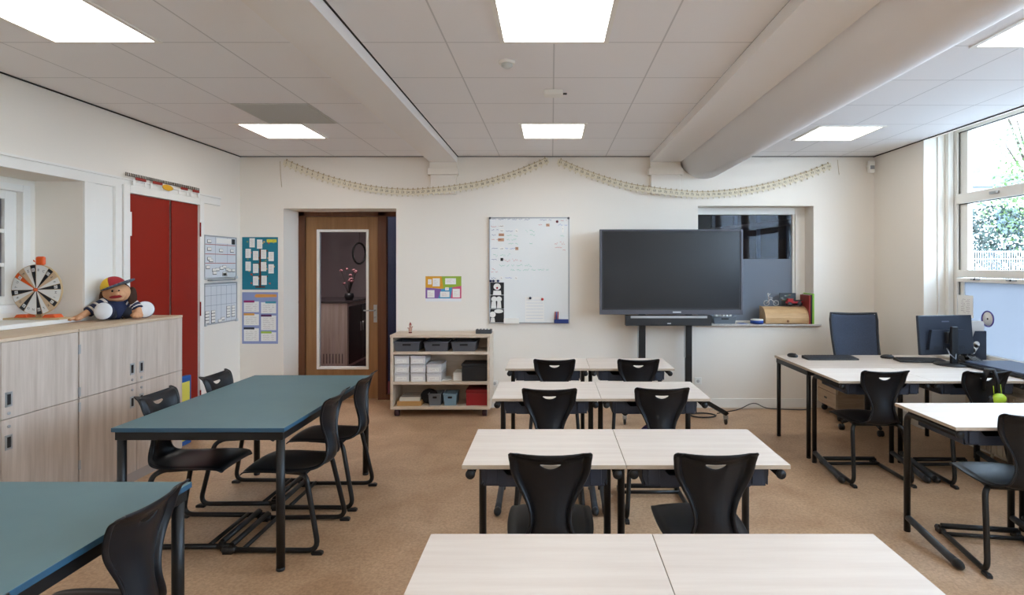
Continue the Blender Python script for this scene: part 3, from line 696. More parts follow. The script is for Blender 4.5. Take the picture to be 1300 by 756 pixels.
for k in range(24):
    a = math.radians(98-15*k); rr = .143; x, z = rr*math.cos(a), cz+rr*math.sin(a)
    ri = (math.sin(a), 0, -math.cos(a)); up = (math.cos(a), 0, math.sin(a))
    if k % 3 == 0:
        m.use(seg_w); U = Vector(up)*.012; Q = Vector(ri)*.011; o_ = Vector((x, -.0175, z)); m.add([o_-U-Q, o_-U+Q, o_+U+Q, o_+U-Q], [(0, 1, 2, 3)])
    m.use(seg_b); m.text(lets[k], .024, (x-up[0]*.008, -.0185, z-up[2]*.008), ri, up)
m.build('disc', None, wh)
MB().lathe([(.012, -.03), (.012, 0)], 0, -.0, cz, 14, axis='y').build('hub', ORANGE, wh)
MB().box(-.02, .02, .002, .018, .012, cz+R_).build('upright', mat('plywood', (0, 0, 0)), wh)
pt = MB(ORANGE).box(-.005, .058, -.022, .004, cz+R_-.005, cz+R_+.058); pt.build('pointer', ORANGE, wh, bevel=.012)
MB().tube([(-.005, -.02, cz+R_+.02), (-.016, -.02, cz+R_+.03)], .004, 6).build('pointer_pin', ORANGE, wh)

# seated hand puppet
pu = thing('hand_puppet', 'seated cloth puppet with coloured cap and white shoe soles on the cabinet', 'puppet', (-3.36, 4.47, 1.195))
SKIN = mat('puppet_skin_fabric', (214, 162, 122), .8); NAVY = mat('navy_stripe_shirt', (34, 42, 74), .8); HAIR = mat('brown_puppet_hair', (62, 38, 26), .9, bump=(120, .6)); 
m = MB(SKIN)   # one continuous body (voxel-merged)
m.ell((-.02, 0, .10), (.065, .06, .10), rot=(0, -.1, 0)).ell((-.005, -.01, .205), (.10, .075, .075), 20, 14).ell((.045, -.06, .195), (.05, .035, .04)).ell((.03, -.065, .165), (.055, .03, .02)).ell((-.02, .0, .16), (.05, .05, .05))
for pts in (((-.07, -.02, .15), (-.11, -.12, .08), (-.13, -.22, .03)), ((.04, .04, .15), (.11, .06, .09), (.13, .02, .04))): m.tube(pts, [.032, .026, .022], 12)
for pts in (((-.03, -.03, .04), (-.01, -.12, .05), (.0, -.17, .06)), ((.02, .02, .04), (.10, .05, .05), (.14, .06, .06))): m.tube(pts, [.042, .036, .03], 12)
for (hx_, hy_, hz_, dx_, dy_) in ((-.13, -.23, .028, -.6, -.8), (.13, .0, .03, .8, -.6)):
    m.ell((hx_, hy_, hz_), (.034, .03, .02))
    for q in (-.5, -.17, .17, .5):
        a = math.atan2(dy_, dx_)+q; m.tube([(hx_, hy_, hz_), (hx_+.045*math.cos(a), hy_+.045*math.sin(a), hz_), (hx_+(.075-.03*abs(q))*math.cos(a), hy_+(.075-.03*abs(q))*math.sin(a), hz_-.012)], [.013, .012, .009], 8)
    a = math.atan2(dy_, dx_)+1.3; m.tube([(hx_, hy_, hz_), (hx_+.05*math.cos(a), hy_+.05*math.sin(a), hz_)], [.013, .01], 8)
bo = m.build('body', SKIN, pu); md = bo.modifiers.new('r', 'REMESH'); md.mode = 'VOXEL'; md.voxel_size = .005; md.use_smooth_shade = True
m = MB(HAIR).ell((-.04, .03, .195), (.115, .065, .10)).ell((-.10, .0, .16), (.035, .05, .09)).ell((.085, .03, .17), (.03, .035, .08)); m.build('hair', HAIR, pu)
m = MB(); CY, CR, CW = mat('cap_yellow', (226, 186, 40), .7), mat('cap_red', (168, 32, 44), .7), mat('cap_white', (220, 214, 206), .7)
vs = []; fs = []; seg = 24; rg = 7; cmi = []
for i in range(rg+1):
    a = (PI/2)*i/rg
    for k in range(seg): b = 2*PI*k/seg; vs.append((.098*math.sin(a)*math.cos(b), .085*math.sin(a)*math.sin(b), .085*math.cos(a)))
Mc = Matrix.Translation((-.035, 0, .245)) @ Euler((.15, -.35, 0)).to_matrix().to_4x4(); m.M = Mc
for q in range(4):
    m.use((CR, CW, CW, CY)[q]); ff = [(i*seg+k, (i+1)*seg+k, (i+1)*seg+(k+1) % seg, i*seg+(k+1) % seg) for i in range(rg) for k in range(q*6, q*6+6)]
    # rotated so that yellow faces the viewer's left and red the viewer's right
    m.add([(x*math.cos(-1.2)-y*math.sin(-1.2), x*math.sin(-1.2)+y*math.cos(-1.2), z) for x, y, z in vs], ff, True)
for k, p in enumerate(m.mi): pass
cp = m.build('cap', None, pu, solid=.004)
DEN = mat('denim_brim', (48, 62, 90), .8, noise=((60, 60, 60), (120, 130, 140)))
m = MB(DEN); m.M = Mc
pts = [(.088*math.cos(a), .082*math.sin(a), .0) for a in [math.radians(x) for x in range(-85, 36, 12)]]
o2 = [(.17*math.cos(a-.0)*(.75+.25*math.cos((a+.43)*1.45)), .16*math.sin(a), .012*math.cos(a)) for a in [math.radians(x) for x in range(-85, 36, 12)]]
n_ = len(pts); m.add(pts+o2, [(i, i+1, n_+i+1, n_+i) for i in range(n_-1)], True); m.build('brim', DEN, cp, solid=.008)
m = MB(INK).ell((.022, -.093, .222), (.007, .006, .009)).ell((.062, -.078, .222), (.007, .006, .009)); m.build('eye', INK, pu)
m = MB(SKIN).ell((.06, -.098, .20), (.018, .014, .013)); m.build('nose', SKIN, pu)
m = MB().ell((.045, -.091, .177), (.050, .013, .012), rot=(0, -.1, 0)); m.build('mouth', mat('mouth_red', (150, 24, 34), .6), pu)
m = MB(NAVY, CW)
for s_, pts in enumerate((((-.06, -.01, .15), (-.095, -.09, .10), (-.118, -.15, .065)), ((.03, .03, .15), (.09, .055, .11), (.115, .045, .075)))):
    P_ = [Vector(p) for p in pts]
    for k in range(10):
        t0, t1_ = k/10, (k+1)/10
        def bz(t): return P_[0]*(1-t)**2+P_[1]*2*t*(1-t)+P_[2]*t*t
        m.use(CW if k % 3 == 2 else NAVY); m.tube([bz(t0), bz(t1_)], .040, 14)
m.use(NAVY).ell((-.02, 0, .085), (.08, .074, .09), 20, 12); m.build('shirt', None, pu)
m = MB(mat('dark_trousers', (36, 38, 48), .8)); m.tube([(-.03, -.02, .045), (-.005, -.11, .055)], .048, 14).tube([(.01, .02, .045), (.085, .045, .055)], .048, 14); m.build('trousers', m.mats[0], pu)
for (x, y, z, a) in ((.02, -.175, .075, -1.45), (.14, .09, .068, -1.0)):
    D_ = Vector((math.cos(a), math.sin(a), .12)).normalized(); c_ = Vector((x, y, z)); sh = MB(NAVY)
    sh.M = Matrix.Translation(c_) @ D_.to_track_quat('Z', 'Y').to_matrix().to_4x4()
    sh.lathe([(.035, -.05), (.056, -.035), (.066, -.01), (.066, 0)], seg=24); so = sh.build('shoe', NAVY, pu)
    s2 = MB(); s2.M = sh.M; s2.lathe([(.062, 0), (.064, .008), (.055, .018), (.03, .024), (0, .025)], seg=24); s2.build('sole', mat('white_sole', (226, 228, 230), .7), so)

# yellow and blue board leaning by the cabinet
yb = thing('play_board', 'blue-framed yellow board with black figure standing on the floor by the cabinet', 'board', (-3.29, 4.87, 0), 0)
BLU = mat('blue_plastic_frame', (34, 92, 168), .45); YEL = mat('yellow_board', (226, 216, 92), .6)
MB().box(-.02, .02, 0, .36, .005, .62).build('frame', BLU, yb, bevel=.006)
m = MB(YEL, INK).box(.02, .024, .03, .33, .05, .57); m.use(INK).ell((.025, .12, .36), (.003, .035, .05)).ell((.025, .17, .24), (.003, .03, .05)).ell((.025, .13, .44), (.003, .02, .02)); m.build('picture_panel', None, yb)

# banner above the red doors
bn = thing('number_line_banner', 'narrow number strip with red and yellow cards on the ledge above red doors', 'banner', (XL+.03, 4.73, 2.335))
m = MB(mat('banner_string', (60, 52, 44), .8)); [m.box(0, .004, k*.02, k*.02+.008, .016, .045) for k in range(50)]; m.box(0, .003, 0, .99, .018, .022); m.build('tick_strip', m.mats[0], bn)
BR = mat('banner_red', (150, 44, 34), .7); BY = mat('banner_yellow', (222, 166, 34), .7)
for y, l in ((.11, .12), (.32, .12), (.70, .1), (.88, .1)):
    MB().box(.004, .010, y, y+l, -.004, .018).build('card', BR, bn)
    MB().box(.004, .006, y-.03, y, -.05, -.002).box(.004, .006, y+l-.01, y+l+.012, -.05, -.002).build('tab', PAPER, bn)
m = MB(BY).ell((.01, .51, -.015), (.004, .075, .026), 16, 10); m.build('card', BY, bn)

# ------------------------------------------------------------------ planning boards on the left wall
def planner(label, z0, z1, y0, y1, seed, upper):
    t = thing('planning_board', label, 'whiteboard', (XL, y0, z0)); w_, h_ = y1-y0, z1-z0; r = random.Random(seed)
    MB(BOARD).box(.001, .012, 0, w_, 0, h_).build('board', mat('grey_white_board', (216, 220, 224), .35), t)
    f = .013; MB().box(.001, .018, 0, w_, 0, f).box(.001, .018, 0, w_, h_-f, h_).box(.001, .018, 0, f, f, h_-f).box(.001, .018, w_-f, w_, f, h_-f).build('frame', ALU, t, bevel=.002)
    m = MB(mat('grid_line_red', (168, 60, 56), .7), mat('grid_line_grey', (150, 158, 170), .7), INK, PAPER)
    X = .0125
    if upper:
        m.use(m.mats[0]); [m.box(X, X+.0005, .02, w_-.02, z*h_-.003, z*h_+.003) for z in (.79, .57, .36)]; m.use(m.mats[1]); [m.box(X, X+.0005, y*w_-.002, y*w_+.002, .36*h_, .97*h_) for y in (.33, .70)]
        m.use(PAPER).box(X, X+.001, .36*w_, .82*w_, .83*h_, .95*h_); m.use(INK).box(X, X+.001, .84*w_, .95*w_, .82*h_, .95*h_)
        sp = [(.15, .86), (.15, .68), (.5, .66), (.85, .66), (.15, .46), (.2, .42)]+[(r.uniform(.1, .9), r.uniform(.08, .3)) for k in range(12)]
    else:
        m.use(m.mats[1]); [m.box(X, X+.0005, .02, w_-.02, z*h_-.002, z*h_+.002) for z in (.93, .70, .46)]; [m.box(X, X+.0005, y*w_-.002, y*w_+.002, .03*h_, .93*h_) for y in (.2, .36, .5, .66, .82)]
        sp = [(.09+.17*(k % 2), .30-.075*(k//2)) for k in range(8)]+[(.72+.16*(k % 2), .36-.07*(k//2)) for k in range(8)]+[(.55, .1), (.46, .06)]
    for (a, b) in sp:
        yy, zz = a*w_, b*h_; q, s_ = .035, .017
        m.use(INK).box(X, X+.0012, yy-q, yy+q, zz-s_, zz+s_); m.use(PAPER).box(X+.001, X+.0022, yy-q+.005, yy+q-.003, zz-s_+.006, zz+s_-.002)
    m.build('magnet_labels', None, t)
    for yy in (.0, w_-.03): MB().box(.0, .03, yy, yy+.03, -.008, .022).build('corner_cap', mat('corner_grey', (200, 204, 206), .5), t, bevel=.006)
    if upper: MB().box(.0, .05, .08, w_-.08, -.022, -.008).build('pen_tray', ALU, t, bevel=.002)
planner('upper wall planner whiteboard with red grid lines beside the red doors', 1.475, 1.925, 5.83, 6.43, 3, True)
planner('lower wall planner whiteboard with pale grid, below the red-lined one', 1.0, 1.43, 5.83, 6.44, 6, False)
# ------------------------------------------------------------------ posters on the back wall
def quadbox(m, x0, x1, z0, z1, y, th=.001): m.box(x0, x1, y-th, y, z0, z1)
pz = lambda px: (px-VX)*YB/F
zz_ = lambda py: EYE-(py-VY)*YB/F
t = thing('tree_poster', 'teal poster with a paper tree and white notes, left of the door', 'poster', (-3.505, YB, 1.34)); w_, h_ = .405, .595
m = MB(mat('teal_poster', (28, 122, 142), .7)).box(0, w_, -.004, 0, 0, h_); m.build('backing', m.mats[0], t)
m = MB(mat('brown_paper', (96, 48, 32), .8)); m.box(.195, .215, -.006, -.004, .02, .46); 
for z, a, b in ((.44, .2, .29), (.29, .13, .28), (.15, .12, .29), (.36, .13, .2), (.03, .15, .26)): m.box(a, b, -.006, -.004, z-.008, z+.008)
m.build('paper_tree', m.mats[0], t)
r = random.Random(2)
for (cx, cz_) in ((.115, .53), (.2, .515), (.07, .41), (.155, .385), (.245, .40), (.33, .375), (.07, .265), (.155, .24), (.245, .26), (.33, .235), (.155, .1), (.25, .105)):
    n = MB(PAPER); n.box(cx-.03, cx+.03, -.008, -.006, cz_-.052, cz_+.052); n.use(mat('note_ink', (190, 150, 140), .8))
    for q in range(4): scribble(n, cx-.022, cx+.022, -.0085, cz_+.03-q*.018, .006, r, .0018, .008)
    n.build('note', None, t)
for k in range(36):
    cx, cz_ = r.uniform(.03, .37), r.uniform(.06, .57); MB().box(cx-.009, cx+.009, -.0055, -.004, cz_-.009, cz_+.009).build('sticker', mat('dot%d' % (k % 3), ((190, 90, 80), (210, 180, 120), (120, 150, 110))[k % 3], .8), t)
m = MB(mat('yellow_title', (214, 206, 62), .7)).box(.28, .39, -.006, -.004, .535, .57); m.use(mat('title_ink', (60, 120, 90), .7)); scribble(m, .29, .38, -.0065, .552, .012, r, .002, .009); m.build('title_strip', None, t)
t = thing('rules_poster', 'lavender poster with six white text cards, below the teal poster', 'poster', (-3.505, YB, .725)); w_, h_ = .405, .585
m = MB(mat('lavender_poster', (146, 158, 200), .7)).box(0, w_, -.004, 0, 0, h_); m.build('backing', m.mats[0], t)
cols = [(156, 44, 110), (70, 150, 170), (222, 160, 80), (86, 44, 92), (44, 46, 60), (170, 200, 80)]
for k, (cx0, cx1, z0, z1) in enumerate(((.02, .19, .36, .48), (.215, .385, .345, .47), (.02, .19, .21, .335), (.215, .385, .155, .32), (.02, .19, .03, .175), (.215, .385, .03, .13))):
    n = MB(PAPER); n.box(cx0, cx1, -.006, -.004, z0, z1); n.use(mat('note_ink2', (140, 110, 120), .8))
    for q in range(int((z1-z0)/.022)-1): scribble(n, cx0+.02, cx1-.02, -.0065, z1-.035-q*.022, .006, r, .0018, .009)
    n.use(mat('head%d' % k, cols[k], .7)); a = cx0+(.0 if k != 1 else .05); n.box(a, a+.12, -.008, -.006, z1-.012, z1+.012); n.build('text_card', None, t)
m = MB(mat('orange_title', (226, 158, 84), .7)).prism([(.14, .54), (.16, .565), (.39, .56), (.39, .53), (.16, .525)], -.007, -.004); m.build('title_arrow', m.mats[0], t)
# rainbow poster right of the door
t = thing('rainbow_poster', 'small colourful poster with white cards between the door and the whiteboard', 'poster', (pz(540.3), YB, zz_(383))); w_, h_ = pz(585.7)-pz(540.3), zz_(351)-zz_(383)
m = MB()
polys = [((222, 160, 40), [(0, .55), (.5, .5), (.45, 1), (0, 1)]), ((150, 178, 60), [(.5, .5), (1, .62), (1, 1), (.45, 1)]), ((132, 96, 164), [(0, .12), (.35, .12), (.45, .5), (0, .55)]), ((70, 150, 190), [(.35, .12), (.7, .12), (.75, .56), (.45, .5)]), ((206, 84, 120), [(.7, .12), (1, .12), (1, .62), (.75, .56)]), ((236, 236, 236), [(0, 0), (1, 0), (1, .12), (0, .12)])]
for k, (c_, pl) in enumerate(polys): m.use(mat('rain%d' % k, c_, .7)); m.prism([(a*w_, b*h_) for a, b in pl], -.003, 0)
m.build('backing', None, t)
for (a, b, q, s_) in ((.30, .76, .1, .16), (.70, .80, .15, .12), (.15, .3, .1, .15), (.54, .28, .13, .11), (.86, .33, .1, .17), (.12, .78, .05, .1), (.6, .5, .05, .06)):
    n = MB(PAPER); n.box((a-q)*w_, (a+q)*w_, -.005, -.003, (b-s_)*h_, (b+s_)*h_); n.use(mat('note_ink', (0, 0, 0))); 
    for z in (.4, 0, -.4): scribble(n, (a-q*.7)*w_, (a+q*.7)*w_, -.0055, (b+s_*z)*h_, .006, r, .0018, .009)
    n.build('text_card', None, t)

# ------------------------------------------------------------------ garlands with the number cards 1..100
STR = mat('cream_card', (234, 224, 200), .8); PEG = mat('wood_peg', (186, 164, 124), .8); NUMI = mat('brown_ink', (86, 70, 48), .8)
def garland(label, px0, px1, pys, n0, n1):
    """pys: heights in the photo at fractions 0, .5, 1 plus sag as a catenary"""
    t = thing('number_garland', label, 'garland', (pz((px0+px1)/2), YB, zz_(pys[1])), 0, 'number garlands on the back wall'); ox, oz = t.location.x, t.location.z
    K = n1-n0; a_, m_, b_ = pys
    def f(s_):
        # quadratic through the three heights
        return a_*(1-s_)*(1-2*s_)+m_*4*s_*(1-s_)+b_*s_*(2*s_-1)
    pts = [(pz(px0+(px1-px0)*k/K)-ox, -.02-.065*max(math.exp(-(abs(pz(px0+(px1-px0)*k/K)-xc)/.3)**4) for xc in (-1.2175, 1.285)), zz_(f(k/K))-oz+.028) for k in range(K+1)]
    MB(PEG).tube(pts, .003, 6).build('string', PEG, t)
    for k in range(K+1):
        x, y, z = pts[k]; q = pts[min(k+1, K)]; p = pts[max(k-1, 0)]; a = math.atan2(q[2]-p[2], q[0]-p[0]); R = Matrix.Translation((x, y, z)) @ Matrix.Rotation(-a*.6, 4, 'Y')
        m = MB(STR); m.M = R; m.box(-.029, .029, -.002, .0, -.064, -.002)
        m.use(NUMI).text(str(n0+k), .036 if n0+k < 100 else .028, (0, -.003, -.046)); 
        m.use(PEG).box(-.004, .004, -.006, .006, -.012, .014)
        m.use(STR).ell((0, 0, -.072), (.009, .006, .014), 6, 4); m.build('number_card', None, t)
garland('number garland with cards 1 to 50 hanging above the oak door', 365, 692, (207, 244, 204.5), 1, 50)
garland('number garland with cards 51 to 100 hanging above the big screen', 712, 1050, (206, 247, 211), 51, 100)
for px, z0, z1, nm in ((356, 205, 238, 'thin loose thread hanging beside the left end of the number garland'), (1063, 203, 222, 'thin loose thread hanging beside the right end of the number garland')):
    tag(MB(PEG).tube([(pz(px), YB-.006, zz_(z0)), (pz(px)+.006, YB-.01, zz_((z0+z1)/2)), (pz(px+2), YB-.006, zz_(z1))], .002, 6).build('loose_thread'), nm, 'thread')

# ------------------------------------------------------------------ whiteboard
t = thing('whiteboard', 'tall white magnetic board with coloured handwriting, left of the big screen', 'whiteboard', (pz(621), YB, zz_(410.8)))
w_, h_ = pz(723)-pz(621), zz_(276)-zz_(410.8)
MB().box(.01, w_-.01, -.018, -.002, .01, h_-.01).build('board', BOARD, t)
f = .014; m = MB(ALU).box(0, w_, -.024, 0, 0, f).box(0, w_, -.024, 0, h_-f, h_).box(0, f, -.024, 0, f, h_-f).box(w_-f, w_, -.024, 0, f, h_-f); m.build('frame', ALU, t, bevel=.003)
for x in (.012, w_-.012): MB().lathe([(.012, -.03), (.014, -.024)], x, 0, h_-.012, 10, axis='y').build('corner_clip', mat('dark_grey_plastic', (90, 92, 96), .5), t)
def bx_(u, v): return (u-58)/532*w_, (735-v)/703*h_          # coordinates measured on the enlarged photo
r = random.Random(11)
def writing(name, rgb, lines):
    m = MB(mat(name, rgb, .6))
    for (u0, u1, v_, hh) in lines:
        x0, z = bx_(u0, v_); x1, _ = bx_(u1, v_); scribble(m, x0, x1, -.0186, z, hh*1.5, r, .0038, .0085)
    m.build('marker_writing', m.mats[0], t)
writing('marker_blue', (90, 100, 150), [(75, 200, 45, .014), (210, 345, 47, .012), (395, 480, 50, .010), (75, 125, 118, .01), (75, 120, 240, .012), (75, 115, 313, .01), (70, 115, 434, .01), (170, 225, 125, .008), (75, 115, 150, .01)])
writing('marker_red', (206, 96, 84), [(70, 125, 95, .01), (75, 120, 182, .01), (150, 275, 318, .022), (70, 120, 396, .018), (75, 100, 375, .016), (490, 560, 205, .03), (495, 550, 232, .006), (545, 575, 250, .004), (385, 410, 82, .01), (530, 575, 58, .014)])
writing('marker_green', (130, 196, 170), [(85, 205, 285, .024), (125, 355, 352, .018), (200, 455, 380, .018), (175, 250, 155, .014), (175, 240, 180, .014), (185, 250, 208, .012), (300, 370, 125, .02), (330, 370, 150, .02), (325, 360, 205, .02), (530, 555, 155, .014)])
writing('marker_paleblue', (100, 130, 200), [(515, 575, 82, .016), (165, 225, 435, .012), (165, 235, 240, .008)])
BK = mat('black_card', (26, 26, 28), .7); TAN = mat('picture_tan', (196, 150, 120), .7)
for (u0, u1, v0, v1, mm) in ((122, 158, 140, 158, TAN), (118, 157, 172, 192, TAN), (130, 156, 112, 132, PAPER), (232, 250, 110, 135, PAPER), (130, 158, 230, 250, PAPER), (232, 252, 230, 250, TAN), (134, 152, 302, 322, BK), (228, 245, 425, 446, PAPER), (133, 148, 425, 446, PAPER), (125, 158, 86, 100, PAPER), (435, 458, 76, 94, TAN), (540, 552, 92, 134, PAPER)):
    x0, z0 = bx_(u0, v1); x1, z1 = bx_(u1, v0); n = MB(mm); n.box(x0, x1, -.020, -.018, z0, z1)
    if mm is not BK: n.use(INK); scribble(n, x0+.006, x1-.004, -.0205, (z0+z1)/2, (z1-z0)*.5, r, .004, .008)
    n.build('picture_card', None, t)
for k, (v0, v1) in enumerate(((464, 548), (548, 640), (640, 730))):
    x0, z0 = bx_(66, v1-2); x1, z1 = bx_(157, v0); n = MB(BK); n.box(x0, x1, -.020, -.018, z0, z1); n.use(PAPER)
    def disc(u, v_, ru, rv): x, z = bx_(u, v_); n.add([(x+ru/532*w_*math.cos(a*PI/10), -.0208, z+rv/703*h_*math.sin(a*PI/10)) for a in range(20)], [tuple(range(20))])
    def rc(u0, u1, v0_, v1_): a, b = bx_(u0, v1_); c_, d_ = bx_(u1, v0_); n.add([(a, -.0208, b), (c_, -.0208, b), (c_-.006, -.0208, d_), (a+.006, -.0208, d_)], [(0, 1, 2, 3)])
    if k == 0: disc(112, 492, 24, 22); rc(84, 140, 518, 548); 
    if k == 1: disc(92, 574, 19, 18); disc(124, 574, 19, 18); rc(72, 106, 590, 634); rc(110, 140, 590, 634)
    if k == 2: disc(82, 676, 20, 20); disc(122, 654, 30, 13); rc(68, 98, 697, 726)
    if k == 0:
        n.use(mat('mouth_red', (0, 0, 0))); x, z = bx_(112, 500); n.add([(x+.012*math.cos(a*PI/6), -.0214, z+.012*math.sin(a*PI/6)) for a in range(12)], [tuple(range(12))])
    n.build('black_picture_card', None, t)
for (u, v_, rgb) in ((70, 454, (30, 44, 90)), (88, 454, (30, 44, 90)), (118, 454, (30, 44, 90)), (508, 62, (110, 24, 30)), (331, 567, (34, 38, 70)), (411, 575, (200, 50, 50))):
    x, z = bx_(u, v_); MB().lathe([(.013, -.034), (.015, -.022)], x, 0, z, 12, axis='y').build('magnet', mat('magnet%d' % rgb[0], rgb, .4), t)
x0, z0 = bx_(297, 722); x1, z1 = bx_(422, 560); n = MB(PAPER); n.box(x0, x1, -.0215, -.0185, z0, z1); n.use(mat('pale_table_ink', (190, 198, 214), .8))
for k in range(7): z = z0+(z1-z0)*(k+1)/8; n.add([(x0+.01, -.022, z), (x1-.01, -.022, z), (x1-.01, -.022, z+.003), (x0+.01, -.022, z+.003)], [(0, 1, 2, 3)])
n.build('paper_sheet', None, t)
x0, z0 = bx_(158, 734); x1, z1 = bx_(258, 700); MB().box(x0, x1, -.07, -.018, z0, z1).build('pen_tray', WHITE, t, bevel=.004)
x0, z0 = bx_(488, 732); x1, z1 = bx_(582, 706); MB().box(x0, x1, -.06, -.018, z0, z1).build('eraser_box', mat('blue_eraser', (40, 62, 130), .5), t, bevel=.004)
for u, c_ in ((494, (180, 60, 60)), (503, (60, 90, 170)), (512, (180, 190, 190))):
    x, z = bx_(u, 706); MB().tube([(x, -.035, z), (x+.005, -.03, z+.085)], .006, 8).build('marker_pen', mat('pen%d' % c_[0], c_, .5), t)

# ------------------------------------------------------------------ open shelf on castors
SX, SY = -1.712, 6.12; SWd, SDp = 1.058, .385
t = thing('open_shelf', 'low light wooden open shelf unit on castors beside the oak door', 'shelf', (SX, SY, 0))
m = MB(SHELFW).box(0, .028, 0, SDp, .08, .845).box(SWd-.028, SWd, 0, SDp, .08, .845).box(.028, SWd-.028, SDp-.012, SDp, .11, .845); m.build('body', SHELFW, t, bevel=.0015)
MB().box(-.004, SWd+.004, -.004, SDp, .845, .873).build('top', SHELFW, t, bevel=.002)
for z in (.665, .345): MB().box(.028, SWd-.028, .002, SDp-.012, z, z+.028).build('shelf_board', SHELFW, t, bevel=.0015)
MB().box(.028, SWd-.028, 0, SDp-.012, .08, .11).build('bottom_board', SHELFW, t, bevel=.0015)
for x in (.06, SWd-.06):
    for y in (.05, SDp-.05): MB(mat('castor_maroon', (58, 30, 36), .4)).lathe([(.03, -.025), (.038, -.02), (.038, .02), (.03, .025)], x, y, .038, 16, axis='x').use(STEEL).box(x-.03, x+.03, y-.018, y+.018, .07, .08).build('castor', None, t)
def shelf_at(px, py, dy=.0): return SX*0+(px-VX)*(SY+dy)/F
def basket(label, x0, x1, y0, y1, z0, z1, m_, group, handle='dark'):
    t = thing('storage_basket', label, 'basket', ((x0+x1)/2, (y0+y1)/2, z0), 0, group); a, b, h = (x1-x0)/2, (y1-y0)/2, z1-z0
    k = .88; mm = MB(m_)
    o_ = [(-a*k, -b*k, 0), (a*k, -b*k, 0), (a*k, b*k, 0), (-a*k, b*k, 0), (-a, -b, h), (a, -b, h), (a, b, h), (-a, b, h)]
    w2 = .004; i_ = [(-a*k+w2, -b*k+w2, w2), (a*k-w2, -b*k+w2, w2), (a*k-w2, b*k-w2, w2), (-a*k+w2, b*k-w2, w2), (-a+w2, -b+w2, h), (a-w2, -b+w2, h), (a-w2, b-w2, h), (-a+w2, b-w2, h)]
    fs = [(0, 3, 2, 1), (0, 1, 5, 4), (1, 2, 6, 5), (2, 3, 7, 6), (3, 0, 4, 7), (8, 9, 10, 11), (8, 12, 13, 9), (9, 13, 14, 10), (10, 14, 15, 11), (11, 15, 12, 8), (4, 5, 13, 12), (5, 6, 14, 13), (6, 7, 15, 14), (7, 4, 12, 15)]
    mm.add(o_+i_, fs); mm.build('body', m_, t, bevel=.002)
    rim = MB(m_); r_ = .006; rim.tube([(-a, -b, h), (a, -b, h), (a, b, h), (-a, b, h), (-a, -b, h)], r_, 8); rim.build('rim', m_, t)
    MB().box(-a*.32, a*.32, -b-.001, -b*.93, h*.62, h*.80).build('handle_slot', INK, t, bevel=.004)
    return t
zs = .693
GB = 'grey baskets on the top shelf'
for k, (p0, p1, lab) in enumerate(((101, 265, 'grey plastic basket at the left end of the upper shelf'), (292, 450, 'grey plastic basket in the middle of the upper shelf'), (468, 628, 'grey plastic basket at the right of the upper shelf, with paper inside'))):
    x0, x1 = (480+p0/5.0375-VX)*(SY+.03)/F, (480+p1/5.0375-VX)*(SY+.03)/F
    b = basket(lab, x0, x1, SY+.02, SY+.34, zs, zs+.10, GREYBASK, GB)
pa = MB(PAPER).box(-.05, .05, -.07, .07, .0, .012); o = pa.build('paper_stack', loc=(-1.02, SY+.16, zs+.005), rz=.2); tag(o, 'small white paper pile inside the right grey basket', 'paper')
# eight small white boxes
bxs = []
fb = None
for (c_, r_) in ((0, 0), (0, 1), (0, 2), (1, 0), (1, 1), (1, 2), (2, 0), (2, 1)):
    wbx = .195; x = SX+.034+c_*.172; z = .373+r_*.093
    lab = f"small white lidded box, {('bottom', 'middle', 'top')[r_]} of the {('left', 'second', 'third')[c_]} stack on the middle shelf"
    if fb is None:
        fb = thing('white_box', lab, 'box', (x, SY+.02, z), 0, 'white boxes on the middle shelf')
        m = MB(mat('white_box_plastic', (224, 222, 220), .5)).box(.004, .158, .004, .30, 0, .066); m.build('body', m.mats[0], fb, bevel=.003)
        MB().box(0, .162, 0, .304, .066, .088).build('lid', mat('box_lid', (206, 204, 206), .4), fb, bevel=.004)
        n = MB(PAPER, INK); n.box(.025, .135, .002, .004, .015, .05); n.use(mat('note_ink2', (0, 0, 0))); scribble(n, .035, .125, .0015, .032, .006, r, .002, .01); n.build('name_card', None, fb)
    else: dup(fb, (x, SY+.02, z), 0, lab)
m = MB(PAPER).box(-.055, .055, 0, .22, 0, .085).use(mat('paper_grey', (190, 188, 186), .8)); [m.box(-.056, .056, -.001, .0, .01+k*.014, .012+k*.014) for k in range(6)]
tag(m.build('paper_stack', loc=(-1.0, SY+.08, .373)), 'stack of white paper on the middle shelf beside the black box', 'paper')
m = MB(PAPER).box(-.06, .06, 0, .2, 0, .008); tag(m.build('loose_papers', loc=(-1.13, SY+.1, .373), rz=.25), 'flat loose sheets between the white boxes and the paper stack', 'paper')
t = thing('black_box', 'black storage box at the right end of the middle shelf', 'box', (-.825, SY+.04, .373)); MB().box(-.135, .135, 0, .26, 0, .16).build('body', BLACKP, t, bevel=.006); MB().box(-.14, .14, -.005, .265, .16, .185).build('lid', BLACKP, t, bevel=.006)
t = thing('wooden_tray', 'wooden tray filled with papers on the bottom shelf', 'tray', (-1.52, SY+.03, .11))
MB().box(-.13, .13, 0, .26, 0, .05).build('body', mat('honey_wood', (190, 146, 90), .5), t, bevel=.004)
m = MB(); rr_ = random.Random(3)
for k in range(9): m.use(mat('sheet%d' % (k % 3), ((214, 206, 190), (120, 112, 104), (180, 172, 160))[k % 3], .8)); y = .02+k*.025; m.prism([(y, .05), (y+.02, .05), (y+.045, .085), (y+.025, .085)], -.11, .11, 'x')
m.build('papers', None, t)
